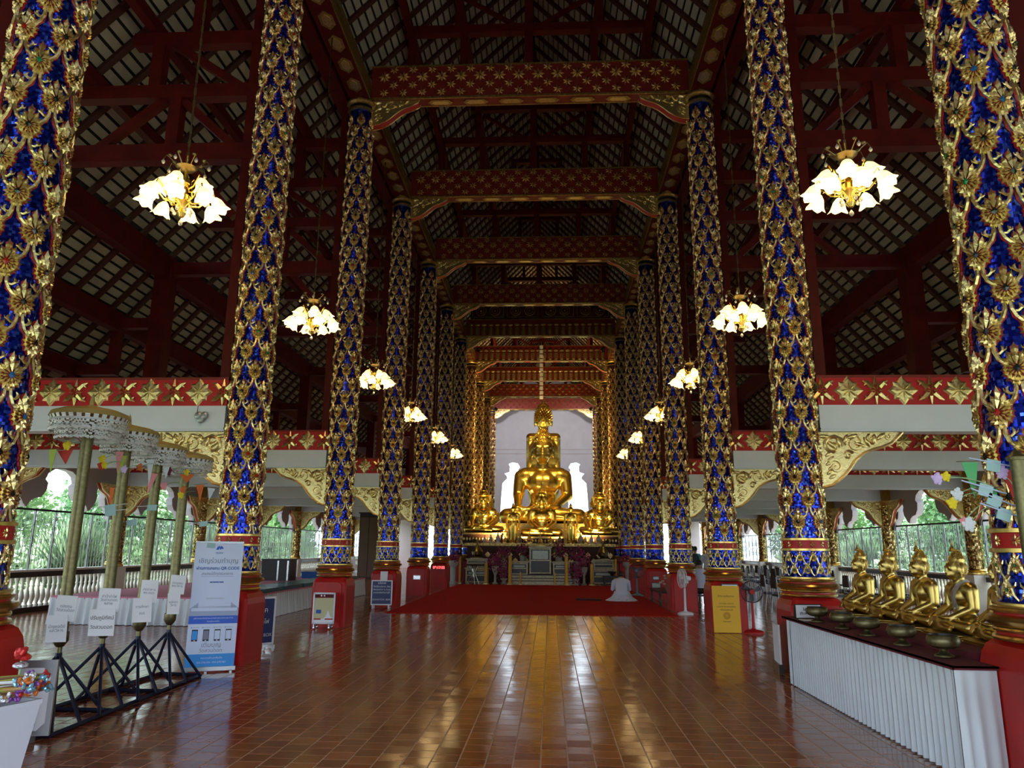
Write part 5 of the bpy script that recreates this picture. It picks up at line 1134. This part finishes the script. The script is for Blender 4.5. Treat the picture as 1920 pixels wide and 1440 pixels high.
for (x, z, r, c, lab, st) in ((3.56, 2.13, .05, 'lilac', 'large lilac paper rose on the right-hand umbrella', (.1, 0, -.15)), (3.13, 2.085, .042, 'lilac', 'lilac paper flower at the left tip of the right-hand stems', (.3, 0, -.02)), (3.19, 2.10, .035, 'yellow', 'yellow paper bud beside the lilac flower', (.3, 0, -.06)), (3.25, 1.98, .045, 'white', 'white paper rose below the green pennant', (.2, 0, .05)), (3.21, 1.92, .04, 'yellow', 'golden yellow paper flower under the white rose', (.2, 0, .08)), (3.30, 1.78, .05, 'white', 'white paper lily lowest on the right-hand stems', (.2, 0, .15)), (3.27, 1.80, .03, 'pink', 'pink paper bud beside the white lily', (.2, 0, .15))): flower((x, 5.18, z), r, c, lab, st)
for i, (x, z, a) in enumerate(((3.52, 2.19, .2), (3.50, 1.95, .4), (3.55, 1.86, .35), (3.45, 2.02, .3))):
    t = thing('banknote_stick', f'folded green banknote on a clear stick at the right umbrella, {["topmost","third down","lowest","second down"][i]}', 'banknote', (x, 5.16, z), (0, a, 0), 'banknotes on sticks'); MB().tube([(-.18, 0, 0), (.12, 0, 0)], .006, 5).build('stick', mat('clear_blue', (.4, .45, .65), .2), t); MB().b2((-.06, -.004, -.06), (.03, .004, .02)).build('note', note, t)
# chairs in the right aisle
def make_chair(label):
    t = thing('stacking_chair', label, 'chair', (0, 0, 0), 0, 'black chairs in the right aisle')
    MB().b2((-.21, -.2, .42), (.21, .2, .47)).build('seat', BLACK, t); MB().prism([(-.20, .62), (.20, .62), (.19, .90), (.14, .94), (-.14, .94), (-.19, .90)], .20, .235).build('backrest', BLACK, t)
    for x in (-.2, .2):
        MB().tube([(x, -.18, 0), (x, -.17, .44)], .012, 6).build('leg', GREY, t); MB().tube([(x, .24, 0), (x, .18, .45), (x, .22, .92)], .012, 6).build('leg', GREY, t)
    return t
c0 = None; k = 0
for (x0, y0, nx, ny, dx, dy) in ((8.3, 27.0, 4, 5, .72, .95), (6.6, 20.5, 6, 2, .75, 1.0), (9.2, 33.2, 3, 3, .6, .85)):
    for i in range(nx):
        for j in range(ny):
            lab = f'black chair, {["middle","nearest","farthest"][(27.0,20.5,33.2).index(y0)]} block in right aisle, {ORD[j]} row, {ORD[i]} from the nave'; loc = (x0+i*dx, y0+j*dy, 0); rz = PI/2+rnd.uniform(-.15, .15)
            if c0 is None: c0 = make_chair(lab); c0.location = loc; c0.rotation_euler = (0, 0, rz)
            else: copy_tree(c0, loc, rz, lab)
t = thing('cabinet', 'dark navy cloth-covered cabinet in the right aisle', 'cabinet', (8.9, 33.6+3.0, 0)); MB().b2((-.45, -.4, 0), (.45, .4, 1.95)).build('body', NAVY, t); MB().b2((-.5, -.45, 1.9), (.52, .45, 2.0)).build('cover', NAVY, t)

# ================================================================== PEOPLE
def person_prims(pose):
    if pose == 'stand':
        P = [('e', (0, 0, 1.60), (.078, .095, .115)), ('c', (0, 0, 1.42), (0, 0, 1.5), .055, .05), ('c', (-.15, 0, 1.38), (.15, 0, 1.38), .07, .07), ('e', (0, 0, 1.22), (.19, .12, .22)), ('e', (0, 0, 1.0), (.17, .12, .16)), ('e', (0, 0, .88), (.18, .13, .13))]
        for s in (-1, 1): P += [('c', (s*.10, 0, .86), (s*.11, 0, .48), .095, .065), ('c', (s*.11, 0, .48), (s*.11, .02, .08), .06, .042), ('e', (s*.11, -.05, .04), (.045, .12, .04)), ('c', (s*.20, 0, 1.36), (s*.25, .02, 1.08), .055, .045), ('c', (s*.25, .02, 1.08), (s*.24, -.08, .84), .042, .032), ('e', (s*.24, -.09, .78), (.025, .035, .06))]
        P += [('e', (0, -.095, 1.59), (.012, .02, .025))]
    elif pose == 'kneel':   # sitting back on the heels, bowed forward (towards +y)
        P = [('c', (0, -.02, .24), (0, .08, .54), .20, .19), ('c', (-.17, .10, .58), (.17, .10, .58), .09, .09), ('c', (0, .12, .64), (0, .16, .72), .06, .055), ('e', (0, .18, .78), (.085, .10, .11)), ('e', (0, -.05, .17), (.23, .22, .16))]
        for s in (-1, 1): P += [('c', (s*.12, -.02, .14), (s*.16, .34, .10), .11, .08), ('c', (s*.16, .34, .08), (s*.13, -.22, .07), .065, .05), ('e', (s*.13, -.28, .05), (.045, .10, .045)), ('c', (s*.22, .12, .57), (s*.27, .22, .34), .075, .06), ('c', (s*.27, .22, .34), (s*.04, .42, .44), .055, .034), ('e', (s*.02, .44, .46), (.02, .03, .06))]
    else:  # sitting on a low stool, seen from behind
        P = [('c', (0, 0, .50), (0, .02, .95), .17, .17), ('c', (-.16, .02, .98), (.16, .02, .98), .07, .07), ('c', (0, .02, 1.0), (0, .03, 1.10), .05, .05), ('e', (0, .04, 1.19), (.08, .10, .11)), ('e', (0, 0, .45), (.2, .16, .12))]
        for s in (-1, 1): P += [('c', (s*.11, 0, .45), (s*.13, .42, .45), .09, .07), ('c', (s*.13, .42, .45), (s*.13, .42, .06), .06, .042), ('e', (s*.13, .48, .04), (.045, .11, .04)), ('c', (s*.21, .02, .96), (s*.26, .08, .70), .055, .045), ('c', (s*.26, .08, .70), (s*.12, .34, .60), .042, .032), ('e', (s*.10, .38, .59), (.03, .05, .025))]
    return P
def paint(me, fn, mats):
    me.materials.clear()
    for m in mats: me.materials.append(m)
    for p in me.polygons: p.material_index = fn(p.center)
    return me
def person(pose, label, loc, rz, fn, mats, hairc, hairr):
    t = thing('person', label, 'person', loc, rz); me = paint(blob('body', person_prims(pose), .018, SKIN, 4), fn, mats); obj('body', me, t)
    MB().ell(hairc, hairr, 14, 10).build('hair', HAIR, t, True)
    return t
p = person('kneel', 'person in a white robe kneeling on the red carpet, back to the camera', (2.72, 24.15, .014), 0, lambda c: 0 if c.z > .70 or (c.y > .36 and c.z > .3) else 1, [SKIN, CLOTHW], (0, .155, .80), (.094, .105, .105))
b = MB(); n = 26; vs = []
for (r, z, dy) in ((.23, .30, .02), (.27, .22, .0), (.33, .12, .0), (.44, .05, .0), (.50, .012, .0)):
    for j in range(n): a = 2*PI*j/n; w = 1+.06*math.sin(5*a+z*9); vs.append((r*w*math.cos(a), dy+r*.82*w*math.sin(a), z))
b.add(vs, [(i*n+j, i*n+(j+1) % n, (i+1)*n+(j+1) % n, (i+1)*n+j) for i in range(4) for j in range(n)]); b.build('robe', CLOTHW, p, True)
shirt = lambda lo: (lambda c: 0 if c.z > 1.45 or c.z < .045 and False else (1 if c.z > lo and abs(c.x) < .30 and not (c.z < .84) else (0 if abs(c.x) > .205 and c.z < 1.1 else 2)))
person('stand', 'person in a dark shirt standing in the right aisle, left of two', (5.75, 28.4, 0), PI+.3, shirt(.92), [SKIN, CLOTHB, CLOTHD], (0, .02, 1.64), (.088, .10, .10))
person('stand', 'person in a pale shirt standing in the right aisle, right of two', (6.35, 28.6, 0), PI-.4, shirt(.92), [SKIN, CLOTHW, CLOTHD], (0, .02, 1.64), (.088, .10, .10))
person('stand', 'person in a cyan shirt standing behind the other two in the right aisle', (6.2, 30.2, 0), PI, shirt(.92), [SKIN, CLOTHC, CLOTHD], (0, .02, 1.64), (.088, .10, .10))
p = person('sit', 'person in a white shirt sitting on a stool behind the fourth right column', (4.86, 22.6, 0), -.2, lambda c: 0 if c.z > 1.06 else (1 if c.z > .52 and c.y < .2 else (0 if c.z > .53 else 2)), [SKIN, CLOTHW, CLOTHD], (0, .03, 1.22), (.09, .105, .10))
t = thing('stool', 'low dark stool under the seated person in the white shirt', 'stool', (4.86, 22.6, 0)); MB().lathe([(.18, .28), (.18, .318)], 14).build('seat', BLACKW, t)
for k in range(3): a = 2*PI*k/3; MB().tube([(.1*math.cos(a), .1*math.sin(a), .29), (.16*math.cos(a), .16*math.sin(a), 0)], .015, 6).build('leg', BLACKW, t)

# ================================================================== GARDEN OUTSIDE
def crown_mesh(seed, n, R, m, leaf=.22, long=False):
    rr = random.Random(seed); V = []; Fc = []
    for k in range(n):
        while True:
            p = Vector((rr.uniform(-1, 1), rr.uniform(-1, 1), rr.uniform(-1, 1)))
            if .35 < p.length < 1: break
        lump = .8+.25*math.sin(p.x*5+seed)*math.sin(p.y*4)*math.sin(p.z*5+1); p = Vector((p.x*R[0], p.y*R[1], p.z*R[2]))*lump
        a = Vector((rr.gauss(0, 1), rr.gauss(0, 1), rr.gauss(0, .6))).normalized(); b_ = a.orthogonal().normalized(); L = leaf*rr.uniform(.6, 1.3)
        if long: a = Vector((p.x, p.y, .4+abs(p.z))).normalized(); b_ = a.orthogonal().normalized(); L = leaf*2.5
        w = L*(.35 if not long else .06); o = len(V); V += [tuple(p-a*L*.5), tuple(p+b_*w), tuple(p+a*L*.5), tuple(p-b_*w)]; Fc.append((o, o+1, o+2, o+3))
    return quads_np('foliage', V, Fc, m)
CR = [crown_mesh(1, 5200, (2.6, 2.6, 2.3), LEAF1), crown_mesh(2, 5200, (2.4, 2.4, 2.6), LEAF2), crown_mesh(3, 2600, (1.1, 1.1, .9), LEAF2, .2), crown_mesh(4, 1500, (.9, .9, .9), LEAF2, .5, True)]
TRK = MB().tube([(0, 0, -.4), (.05, 0, 1.2), (-.05, .05, 2.4), (0, 0, 3.6)], [.2, .16, .13, .08], 8).tube([(0, 0, 2.2), (.6, .2, 3.3)], [.08, .04], 6).tube([(0, 0, 2.5), (-.5, -.3, 3.5)], [.08, .04], 6).mesh('trunk', BARK, True)
STM = MB().tube([(0, 0, -.4), (0, 0, .6)], [.05, .03], 6).tube([(0, 0, -.2), (.3, .1, .6)], [.03, .02], 5).tube([(0, 0, -.2), (-.25, -.15, .55)], [.03, .02], 5).mesh('stem', BARK, True)
gi = {-1: 0, 1: 0}
for s in (-1, 1):
    for i in range(10):
        y = 11+i*5.2+rnd.uniform(-1, 1); x = s*(17.2+rnd.uniform(0, 3.0)+1.2*(i % 2)); k = i % 2
        t = thing('tree', f'{"dark" if k == 0 else "pale"} green tree in the garden {SIDE[s]} of the hall, {ORD[i]} from the front', 'tree', (x, y, 0), rnd.uniform(0, 6), 'garden trees'); t.scale = (1.0, 1.0, rnd.uniform(.9, 1.2))
        obj('trunk', TRK, t); obj('foliage', CR[k], t, (0, 0, 2.7))
    for i in range(10):
        y = 13+i*3.6+rnd.uniform(-.8, .8); x = s*(14.6+rnd.uniform(0, 1.8)); k = 2 if i % 3 else 3
        t = thing('shrub', f'{"leafy" if k == 2 else "spiky long-leaved"} shrub beside the {SIDE[s]} terrace, {ORD[i]} from the front', 'shrub', (x, y, 0), rnd.uniform(0, 6), 'garden shrubs'); obj('stem', STM, t); o = obj('foliage', CR[k], t, (0, 0, .85)); o.scale = (1.35, 1.35, 1.35)

bpy.data.scenes.remove(TMP)
